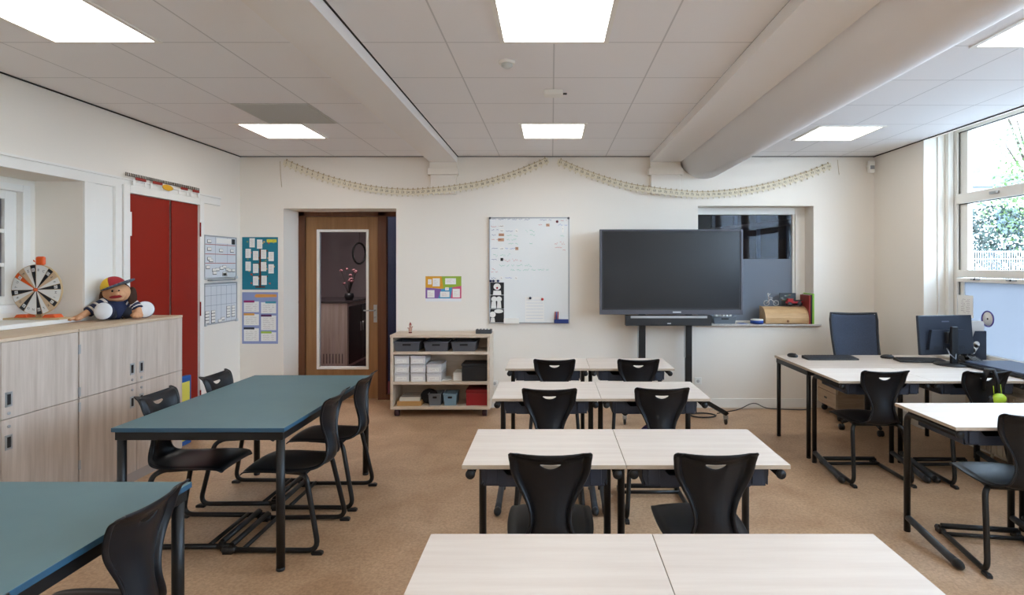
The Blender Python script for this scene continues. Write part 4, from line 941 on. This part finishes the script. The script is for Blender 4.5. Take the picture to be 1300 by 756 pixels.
t = thing('dark_bag', 'black soft bag on the bottom shelf behind the wooden tray', 'bag', (-1.335, SY+.12, .11)); m = MB(mat('black_fabric', (22, 22, 26), .9)); m.ell((0, .06, .075), (.095, .1, .08), 20, 12); m.build('body', m.mats[0], t); MB().tube([(-.04, .02, .13), (-.02, .02, .155), (.02, .02, .155), (.04, .02, .13)], .006, 8).build('strap', BLACKP, t)
xa = lambda p: (480+p/5.0375-VX)*(SY+.05)/F
basket('grey plastic basket on the bottom shelf between the black bag and the blue basket', xa(322), xa(403), SY+.04, SY+.24, .11, .235, mat('mid_grey_basket', (104, 108, 114), .55), 'small baskets on the bottom shelf')
basket('pale blue plastic basket on the bottom shelf', xa(418), xa(502), SY+.04, SY+.24, .11, .235, BLUEBASK, 'small baskets on the bottom shelf')
t = thing('red_crate', 'red box at the right end of the bottom shelf', 'box', (-.80, SY+.05, .11)); MB().box(-.115, .115, 0, .25, 0, .13).build('body', mat('red_plastic', (150, 22, 30), .45), t, bevel=.006); MB().box(-.118, .118, -.004, .254, .13, .17).build('lid', mat('red_lid', (136, 16, 24), .45), t, bevel=.008)
# things on top of the shelf
gn = thing('gnome_figure', 'tiny gnome figurine on top of the shelf near the door', 'figurine', (pz(520)*.96, 6.3, .873))
m = MB(mat('gnome_clay', (190, 150, 132), .7)); m.ell((0, 0, .04), (.02, .018, .035)).ell((0, -.006, .08), (.014, .014, .015)); m.build('body', m.mats[0], gn)
MB().lathe([(.015, 0), (.008, .02), (.0, .034)], 0, 0, .088, 12).build('hat', mat('gnome_hat', (150, 60, 54), .7), gn); MB().lathe([(.018, 0), (.02, .012)], seg=14).build('base', mat('gnome_base', (110, 40, 34), .7), gn)
MB().tube([(.014, -.005, .05), (.028, -.012, .075)], .005, 8).build('arm', m.mats[0], gn); MB().tube([(-.014, -.005, .05), (-.026, -.014, .06)], .005, 8).build('arm', m.mats[0], gn)
t = thing('pen_tray_box', 'dark flat tray of small items at the right end of the shelf top', 'tray', (-.735, 6.28, .873)); MB().box(-.085, .085, -.05, .05, 0, .045).build('body', mat('dark_grey_tray', (66, 68, 70), .6), t, bevel=.004); m = MB(); [m.use(PAPER).ell((-.05+k*.035, -.02, .046), (.01, .01, .006), 8, 5) for k in range(4)]; m.build('contents', None, t)
# sockets
for px, py, s_, lab in ((628, 487, .07, 'white wall socket just right of the shelf'), (627.5, 513, .06, 'white socket low on the wall beside the shelf, below the other'), (886, 484, .08, 'white wall socket behind the screen stand')):
    t = thing('wall_socket', lab, 'socket', (pz(px), YB, zz_(py))); MB().box(-s_/2, s_/2, -.012, 0, -s_/2, s_/2).build('plate', WHITE, t, bevel=.004); MB().lathe([(.018, -.0125), (.02, -.011)], seg=16, axis='y').build('socket_hole', mat('socket_grey', (190, 188, 184), .6), t)

# ------------------------------------------------------------------ big screen on a stand
TY = 6.2
def tx(px): return (px-VX)*TY/F
def tz(py): return EYE-(py-VY)*TY/F
x0, x1, z0, z1 = tx(761.4), tx(943.3), tz(399.7), tz(291.4); cx = (x0+x1)/2
t = thing('touch_screen', 'large dark interactive screen on a black wheeled stand with soundbar', 'screen', (cx, TY+.05, 0))
L, R, B, T = x0-cx, x1-cx, z0, z1
MB().box(L+.03, R-.03, 0, .04, B+.02, T-.02).build('housing', BLACKP, t, bevel=.01)
m = MB(BEZEL); e = .022; yf = -.05
m.box(L, L+e, yf, 0, B, T).box(R-e, R, yf, 0, B, T).box(L+e, R-e, yf, 0, T-e*.7, T).box(L+e, R-e, yf, 0, B, B+.052); m.build('bezel', BEZEL, t, bevel=.003)
MB().box(L+e, R-e, yf+.006, yf+.02, B+.052, T-e*.7).build('inner_frame', BLACKP, t)
MB().box(L+e+.018, R-e-.018, yf+.004, yf+.008, B+.07, T-e*.7-.014).build('panel', SCREEN, t)
m = MB(mat('logo_silver', (200, 202, 206), .4)).box(-.045+.06, .045+.06, yf-.001, yf, B+.018, B+.034); m.build('logo', m.mats[0], t, bevel=.006)
sx0, sx1 = tx(794.8)-cx, tx(904.2)-cx; sz1, sz0 = tz(401), tz(414.2)
sb = MB().box(sx0, sx1, -.03, .05, sz0, sz1).build('soundbar', BLACKP, t, bevel=.003)
MB().box(tx(801)-cx, tx(898.5)-cx, -.033, -.028, tz(404.5), tz(401.6)).build('silver_strip', ALU, sb)
MB().box(-.04, .0, -.032, -.03, sz0+.02, sz0+.03).build('logo', mat('logo_silver', (0, 0, 0)), sb)
for pxc, w2 in ((817.5, .075), (878, .07)):
    xx = tx(pxc)-cx
    p = MB(BLACKM).box(xx-w2/2, xx+w2/2, .07, .12, .16, T-.25).box(xx-.028, xx+.028, .055, .07, .62 if pxc > 850 else .9, 1.1)
    p.build('post', BLACKM, t, bevel=.003)
    MB(ALU).box(xx-w2/2-.008, xx-w2/2, .075, .115, .6, T-.3).build('post_rail', ALU, t)
MB().box(tx(817.5)-cx, tx(878)-cx, .08, .11, .2, .27).build('crossbar', BLACKM, t, bevel=.003)
for s_, xb in ((-1, tx(817.5)-cx), (1, tx(878)-cx)):
    A = Vector((xb, .25, .21)); Bq = Vector((xb+s_*.255, -.44, .115)); f = MB(BLACKM)
    f.tube([A, Bq], .034, 4, smooth=False, flat=.8); f.build('foot', BLACKM, t)
    for q, yy in ((Bq, 0), (A, 0)):
        c_ = Vector((q.x, q.y+.0, 0)); cs = MB(BLACKP).lathe([(.026, -.012), (.034, -.008), (.034, .008), (.026, .012)], c_.x, c_.y+.02, .034, 16, axis='x').use(STEEL).box(c_.x-.02, c_.x+.02, c_.y, c_.y+.04, .055, q.z-.02); cs.build('castor', None, t)
def cable(lab, pts, r_=.005, m_=BLACKP): tag(MB(m_).tube(fillet(pts, .12, 6), r_, 8).build('cable'), lab, 'cable')
cable('black cable coiled on the floor behind the screen stand foot', [(1.62+.14*math.cos(a), 6.15+.1*math.sin(a), .006+.002*a/2) for a in [x*.5 for x in range(0, 26)]])
cable('black cable running along the skirting from the screen to the teacher table', [(1.8, 6.25, .006), (2.1, 6.42, .006), (2.25, 6.4, .10), (2.4, 6.46, .006), (2.8, 6.4, .006), (2.9, 6.45, .006)])
cable('pale cable lying on the floor by the back wall baseboard', [(1.75, 6.4, .005), (2.0, 6.46, .005), (2.6, 6.48, .005), (2.92, 6.43, .005)], .004, mat('pale_cable', (190, 186, 180), .5))

# ------------------------------------------------------------------ things on the interior window sill
SZ = .95
bb = thing('roll_top_box', 'wooden roll-top box with round knob on the interior window sill', 'box', (2.42, 6.5, SZ))
WB = mat('pine_wood', (214, 176, 128), .5, noise=((4, 20, 20), (196, 156, 108)))
prof = [(0, 0), (0, .07), (.02, .12), (.06, .165), (.12, .19), (.2, .195), (.2, 0)]
MB(WB).prism(prof, 0, .014, 'x').build('side_panel', WB, bb, bevel=.002); MB(WB).prism(prof, .475, .489, 'x').build('side_panel', WB, bb, bevel=.002)
m = MB(WB); pp = [(.006, 0), (.006, .07), (.026, .117), (.064, .16), (.122, .185), (.2, .19)]
sl = [];
for a, b in zip(pp, pp[1:]):
    n_ = max(1, int((Vector(b)-Vector(a)).length/.02))
    for k in range(n_): sl.append((Vector(a).lerp(Vector(b), k/n_), Vector(a).lerp(Vector(b), (k+.93)/n_)))
for a, b in sl:
    n = Vector((b-a)).normalized(); q = Vector((n.y, -n.x))*.008; m.prism([tuple(a), tuple(b), tuple(b+q), tuple(a+q)], .014, .475, 'x')
m.build('tambour_front', WB, bb); MB().box(.014, .475, .19, .2, 0, .185).box(.014, .475, .006, .19, 0, .01).build('back_panel', WB, bb)
MB(mat('knob_wood', (140, 96, 56), .5)).lathe([(.006, 0), (.008, -.012), (.014, -.018), (.012, -.03), (0, -.033)], .245, .003, .035, 14, axis='y').build('knob', None, bb)
zt = SZ+.196
rb = thing('metal_bicycle_model', 'small silver metal wire model on top of the roll-top box', 'model', (2.53, 6.64, zt))
m = MB(mat('bright_silver', (206, 206, 204), .3, metal=.5))
for (cx_, rr) in ((-.05, .03), (.06, .03)): m.tube([(cx_+rr*math.cos(a*PI/8), 0, rr+.003+rr*math.sin(a*PI/8)) for a in range(17)], .004, 6, cap=False)
m.build('wheel', m.mats[0], rb); n = MB(m.mats[0]); n.tube([(-.05, 0, .03), (0, 0, .08), (.06, 0, .03)], .006, 6).tube([(-.02, 0, .05), (-.03, 0, .12), (.0, .01, .14)], .006, 6).ell((-.03, 0, .135), (.013, .013, .016), 8, 6).tube([(-.03, 0, .1), (.02, -.01, .09)], .005, 6); n.build('rider_frame', m.mats[0], rb)
rt = thing('red_toy_tractor', 'red toy vehicle with dark wheels on top of the roll-top box', 'toy', (2.79, 6.64, zt))
MB().box(-.08, .10, -.03, .03, .03, .055).box(-.07, -.01, -.028, .028, .055, .085).build('body', mat('toy_red', (178, 34, 40), .4), rt, bevel=.006)
MB().box(.01, .09, -.026, .026, .055, .07).build('engine', mat('toy_dark', (50, 44, 46), .5), rt, bevel=.004)
for x, rr in ((-.055, .024), (.06, .028)):
    for y in (-.036, .036): MB().lathe([(rr, -.007), (rr, .007)], x, y, rr, 14, axis='y').build('wheel', mat('toy_wheel', (60, 52, 56), .6), rt)
pf = thing('dark_picture_book', 'dark book with pictures standing behind the red toy', 'book', (2.76, 6.71, zt)); MB().box(-.10, .09, 0, .014, 0, .145).build('cover', mat('dark_book', (62, 70, 76), .6), pf, bevel=.002)
m = MB(); r9 = random.Random(7)
for k in range(14): m.use(mat('pic%d' % (k % 3), ((90, 120, 90), (150, 150, 150), (120, 90, 70))[k % 3], .6)); a, b = r9.uniform(-.09, .06), r9.uniform(.05, .12); m.box(a, a+.025, -.001, 0, b, b+.014)
m.build('cover_print', None, pf)
for x0_, w3, h3, c_, lab in ((2.912-.0, .018, .325, (150, 44, 38), 'red binder standing at the window reveal'), (2.931, .018, .33, (30, 30, 32), 'black binder standing between the red and the green one'), (2.95, .022, .345, (138, 190, 60), 'bright green binder standing at the edge of the interior sill')):
    b_ = thing('binder', lab, 'binder', (x0_, 6.505, SZ), 0, 'binders on the interior sill'); MB().box(0, w3-.001, 0, .24, 0, h3).build('cover', mat('binder%d' % c_[0], c_, .5), b_, bevel=.003); MB().box(.003, w3-.004, .01, .236, .002, h3+.0005).build('pages', PAPER, b_)
tp_ = thing('tape_roll', 'blue and white tape roll lying on the interior window sill', 'tape', (2.33, 6.53, SZ+.006)); MB(mat('tape_blue', (28, 72, 160), .4)).lathe([(.05, 0), (.072, 0), (.072, .036), (.05, .036)], seg=32).build('tape', None, tp_); MB(PAPER).lathe([(.046, .0), (.05, .0), (.069, .037), (.069, .048), (.046, .048)], seg=32).build('core', None, tp_)
ps = MB(mat('bluish_print', (150, 160, 200), .6), PAPER); ps.box(-.13, .12, -.03, .11, 0, .003); ps.use(PAPER).box(-.05, .15, -.04, .09, .003, .006); tag(ps.build('loose_papers', loc=(2.27, 6.53, SZ), rz=.12), 'printed sheets lying under the blue tape roll', 'paper')
basket('grey basket on the sill partly hidden behind the soundbar', 1.84, 2.10, 6.53, 6.70, SZ, SZ+.08, mat('sill_basket_grey', (110, 118, 126), .55), None)
m = MB(PAPER); [m.box(-.09+k*.04, -.07+k*.04, -.03, .03, 0, .095+.004*(k % 3)) for k in range(5)]; tag(m.build('card_set', loc=(1.97, 6.61, SZ+.006)), 'white cards sticking out of the basket behind the soundbar', 'cards')
bpy.data.objects['card_set']['kind'] = 'stuff'

# ------------------------------------------------------------------ teacher area
TZ = DH
def keyboard(lab, x, y, rz, w3=.44):
    t = thing('keyboard', lab, 'keyboard', (x, y, TZ), rz); MB(BLACKP).prism([(-.07, 0), (.07, 0), (.07, .026), (-.07, .014)], -w3/2, w3/2, 'x').build('body', BLACKP, t, bevel=.004)
    m = MB()
    for a in range(5):
        for b in range(16): yy = -.055+a*.024; xx = -w3/2+.02+b*(w3-.04)/16; z_ = .0155+(yy+.07)*.0857; m.box(xx, xx+.019, yy, yy+.018, z_-.002, z_+.004)
    m.build('keys', mat('key_grey', (46, 48, 54), .5), t)
keyboard('black keyboard at the left end of the teacher table, before the office chair', 2.535, 5.24, 0, .46)
keyboard('black keyboard in front of the monitor, seen end-on', 3.27, 5.10, -.12, .40)
def mouse(lab, x, y, rz):
    t = thing('computer_mouse', lab, 'mouse', (x, y, TZ), rz); m = MB(BLACKP).ell((0, 0, .012), (.034, .058, .024), 18, 10); 
    m.v = [(a, b, max(c, .0)) for a, b, c in m.v]; m.build('body', BLACKP, t); MB().lathe([(.008, -.003), (.008, .003)], 0, -.03, .030, 10, axis='x').build('scroll_wheel', mat('key_grey', (0, 0, 0)), t)
mouse('black mouse at the far left end of the teacher table', 2.245, 5.36, .4)
mouse('black mouse beside the keyboard before the monitor', 3.08, 5.28, 1.2)
mo = thing('computer_monitor', 'black computer monitor seen from behind on its stand', 'monitor', (3.43, 4.93, TZ), math.radians(8))
MONM = mat('monitor_back_plastic', (36, 42, 54), .35)
m = MB(MONM); m.M = Matrix.Translation((-.0, .06, .245)) @ Matrix.Rotation(math.radians(-5), 4, 'X')
m.box(-.26, .26, 0, .028, -.165, .175); m.build('screen_housing', MONM, mo, bevel=.006)
m2 = MB(BLACKP); m2.M = m.M; m2.box(-.245, .245, .028, .03, -.15, .16); m2.build('screen_panel', SCREEN, mo)
m3 = MB(MONM); m3.M = m.M; m3.prism([(-.2, -.12), (.2, -.12), (.16, .05), (-.16, .05)], -.03, 0); m3.use(BLACKP); [m3.box(-.15+k*.02, -.14+k*.02, -.032, -.03, -.115, -.09) for k in range(15)]; m3.build('back_cover', None, mo, bevel=.004)
n = MB(mat('logo_dark', (90, 96, 108), .4)); n.M = m.M; n.box(-.035, .035, -.0015, 0, .115, .126); n.build('logo', n.mats[0], mo)
MB().box(-.03, .03, -.035, -.005, .015, .33).build('stand_post', BLACKP, mo, bevel=.006); MB().box(-.045, .045, -.006, .035, .18, .28).build('mount', BLACKP, mo, bevel=.006)
MB(BLACKP).lathe([(.135, 0), (.135, .008), (.12, .016), (.03, .018)], 0, .0, 0, 40).build('stand_base', BLACKP, mo)
cb = MB(mat('cable_silver', (150, 156, 166), .4)); cb.tube([(-.03, .02, .14), (-.06, -.04, .1), (-.02, -.06, .06), (.01, -.03, .1), (.0, .02, .13)], .005, 8); cb.build('cable', cb.mats[0], mo)
ph = thing('desk_phone', 'black desk phone behind the monitor stand', 'phone', (3.66, 5.04, TZ+.003), -.2)
MB().prism([(-.09, 0), (.09, 0), (.09, .05), (-.09, .02)], -.085, .085, 'x').build('body', BLACKP, ph, bevel=.005); MB().tube([(-.055, -.08, .045), (-.055, -.06, .062), (-.055, .06, .078), (-.055, .08, .065)], [.018, .014, .014, .018], 10).build('handset', BLACKP, ph)
m = MB(); [m.box(.0+i*.022, .014+i*.022, -.06+j*.026, -.045+j*.026, .025+j*.004, .034+j*.005) for i in range(3) for j in range(4)]; m.build('keypad', mat('key_light', (150, 154, 160), .5), ph)
mf = thing('magazine_file', 'dark magazine file with white papers beside the frosted window', 'file', (3.83, 5.22, .762))
m = MB(mat('navy_file', (40, 48, 64), .5)); pr_ = [(-.08, 0), (.08, 0), (.08, .26), (-.02, .26), (-.08, .10)]
m.prism(pr_, -.045, -.041).prism(pr_, .041, .045).box(.076, .08, -.041, .041, 0, .26).box(-.08, .08, -.041, .041, 0, .004).box(-.08, -.076, -.041, .041, 0, .10); m.build('body', m.mats[0], mf)
MB().box(-.06, .07, -.03, .03, .005, .345).build('papers', PAPER, mf); m = MB(PAPER); m.M = Matrix.Translation((-.03, -.046, .11)) @ Matrix.Rotation(.6, 4, 'Y'); m.lathe([(.03, -.001), (.03, 0)], 0, 0, .035, 20, axis='y').lathe([(.03, -.001), (.03, 0)], 0, 0, -.035, 20, axis='y').box(-.03, .03, -.001, 0, -.035, .035); m.build('label', PAPER, mf)
for z_, x_, rz_, lab, mm in ((.7625, 3.70, .12, 'large flat dark panel lying on the sill by the window, lower of two', BLACKP), (.786, 3.73, .05, 'thin blue-grey panel lying on top of the dark panel by the window', mat('slate_panel', (84, 96, 120), .3))):
    q = MB(mm).box(-.2, .2, -.38, .38, 0, .022 if z_ < .77 else .014); tag(q.build('flat_panel', bevel=.004, loc=(x_, 4.52, z_+.001), rz=rz_), lab, 'panel', 'flat panels by the window')
wp = MB(PAPER, INK); wp.box(0, .003, -.10, .10, 0, .21).use(mat('note_ink2', (0, 0, 0)))
for k in range(8): scribble(wp, -.06, .06, -.0008, .17-k*.018, .007, r, .0024, .01, plane='yz')
tag(wp.build('paper_sheet', loc=(3.925, 5.46, 1.12)), 'white printed sheets fixed to the window frame above the monitor', 'paper')
rg_ = MB(mat('purple_sticker', (84, 62, 142), .5), PAPER, INK); rg_.use(PAPER).lathe([(.062, 0), (.062, -.002)], seg=36, axis='x'); rg_.use(rg_.mats[0]).tube([(-.002, .07*math.cos(a*PI/16), .07*math.sin(a*PI/16)) for a in range(33)], .006, 6, cap=False); rg_.use(INK).lathe([(.009, -.004), (.009, -.002)], seg=10, axis='x')
tag(rg_.build('round_sticker', loc=(XW+.002, 5.24, 1.125)), 'round white sticker with purple rim on the frosted window', 'sticker')

# office chair
oc = thing('office_chair', 'dark mesh-back office chair behind the teacher table', 'chair', (3.13, 5.70, 0), math.radians(174))
MESHF = mat('mesh_fabric', (68, 78, 98), .75, noise=((220, 220, 220), (40, 48, 64))); OCB = mat('office_black', (30, 32, 38), .5)
m = MB(MESHF); m.M = Matrix.Translation((0, -.24, .56)) @ Matrix.Rotation(math.radians(15), 4, 'X')
v_ = []; f_ = []; nx, nz = 9, 9
for j in range(nz):
    for i in range(nx):
        u = -1+2*i/(nx-1); t_ = j/(nz-1); hw = .215+.02*t_ - (.01 if j in (0, nz-1) else 0); v_.append((u*hw, .05*u*u-.03*math.sin(t_*PI), t_*.56))
f_ = [(j*nx+i, j*nx+i+1, (j+1)*nx+i+1, (j+1)*nx+i) for j in range(nz-1) for i in range(nx-1)]
m.add(v_, f_, True); m.build('backrest', MESHF, oc, solid=.012, sub=1)
fr = MB(OCB); fr.M = m.M; ring = [v_[i] for i in range(nx)]+[v_[j*nx+nx-1] for j in range(1, nz)]+[v_[(nz-1)*nx+i] for i in range(nx-2, -1, -1)]+[v_[j*nx] for j in range(nz-2, -1, -1)]
fr.tube(ring, .013, 8, cap=False); fr.build('back_frame', OCB, oc)
MB(OCB).tube(fillet([(0, -.06, .42), (0, -.30, .44), (0, -.33, .60), (0, -.40, .85)], .08), .022, 10).build('back_support', OCB, oc)
m = MB(OCB); m.box(-.24, .24, -.22, .24, .43, .50); m.build('seat', mat('seat_fabric', (40, 44, 54), .85), oc, bevel=.03)
for s_ in (-1, 1):
    ar = MB(OCB).tube(fillet([(s_*.2, .02, .43), (s_*.29, .02, .45), (s_*.29, .02, .64)], .04), .016, 8).build('armrest', OCB, oc); MB().box(s_*.29-.035, s_*.29+.035, -.11, .13, .64, .665).build('arm_pad', OCB, ar, bevel=.012)
MB(OCB).tube([(0, 0, .12), (0, 0, .43)], .028, 14).build('gas_column', OCB, oc)
for k in range(5):
    a = 2*PI*k/5+.3; L_ = MB(OCB).tube([(0, 0, .13), (.16*math.cos(a), .16*math.sin(a), .11), (.29*math.cos(a), .29*math.sin(a), .075)], [.03, .022, .016], 8).build('star_leg', OCB, oc)
    MB(BLACKP).lathe([(.028, -.022), (.03, -.006), (.02, 0), (.03, .006), (.028, .022)], .29*math.cos(a), .29*math.sin(a), .031, 14, axis='x').build('castor', BLACKP, L_)
# drawer unit
du = thing('drawer_unit', 'low wooden drawer pedestal with oval grip hole behind the pupil desk', 'drawer unit', (2.99, 6.05, 0), math.radians(-90))
WD = mat('grey_oak_laminate', (176, 152, 126), .5, noise=((3, 3, 26), (154, 130, 104)))
MB(WD).box(-.42, 0, .02, .52, .09, .58).build('body', WD, du, bevel=.003)
for k in range(3):
    q = MB(WD).box(-.418, -.002, 0, .019, .095+k*.162, .252+k*.162).build('drawer', WD, du, bevel=.002); MB().box(-.26, -.20, -.002, .001, .165+k*.162, .185+k*.162).build('grip_hole', INK, q, bevel=.004)
for x in (-.38, -.04):
    for y in (.06, .48): MB(BLACKP).lathe([(.03, -.012), (.034, 0), (.03, .012)], x, y, .034, 14, axis='x').box(x-.02, x+.02, y-.02, y+.02, .06, .09).build('castor', BLACKP, du)
# ear defenders hung over the chair with the label
ed = thing('ear_defenders', 'lime green ear defenders with black band hung over a school chair', 'ear defenders', (3.135, 4.105, 0))
MB(BLACKP).tube([(-.03, .03, .72), (-.035, .022, .80), (-.02, .012, .862), (.01, -.012, .865), (.02, -.035, .80), (.015, -.045, .72)], [.014, .024, .032, .032, .024, .014], 10, flat=.45).build('headband', BLACKP, ed)
LIME = mat('lime_plastic', (170, 200, 40), .4)
MB(LIME).ell((.01, -.055, .665), (.055, .03, .045), 20, 12, rot=(0, -.3, 0)).build('ear_cup', LIME, ed); MB(INK).ell((-.028, -.045, .655), (.03, .026, .04), 14, 10).build('cushion', BLACKP, ed)
MB(LIME).tube([(-.01, -.04, .70), (-.015, -.04, .76)], .003, 6).tube([(.04, -.045, .69), (.035, -.04, .77)], .003, 6).build('wire', LIME, ed)

# radiator under the window
ra = thing('radiator', 'cream ribbed radiator below the window sill', 'radiator', (3.61, 2.4, .07))
RC = mat('radiator_cream', (214, 200, 178), .45)
m = MB(RC)
for k in range(44): y = k*.06; m.box(0, .11, y, y+.045, .0, .50)
m.build('ribs', RC, ra, bevel=.006); ra.children[0]['kind'] = 'stuff'
MB(RC).box(-.005, .12, -.01, 2.66, .50, .52).build('top_cover', RC, ra, bevel=.004)
MB(RC).tube([(.065, .2, -.07), (.065, .2, .05)], .012, 8).build('pipe', RC, ra); MB(RC).tube([(.065, 2.4, -.07), (.065, 2.4, .05)], .012, 8).build('pipe', RC, ra)
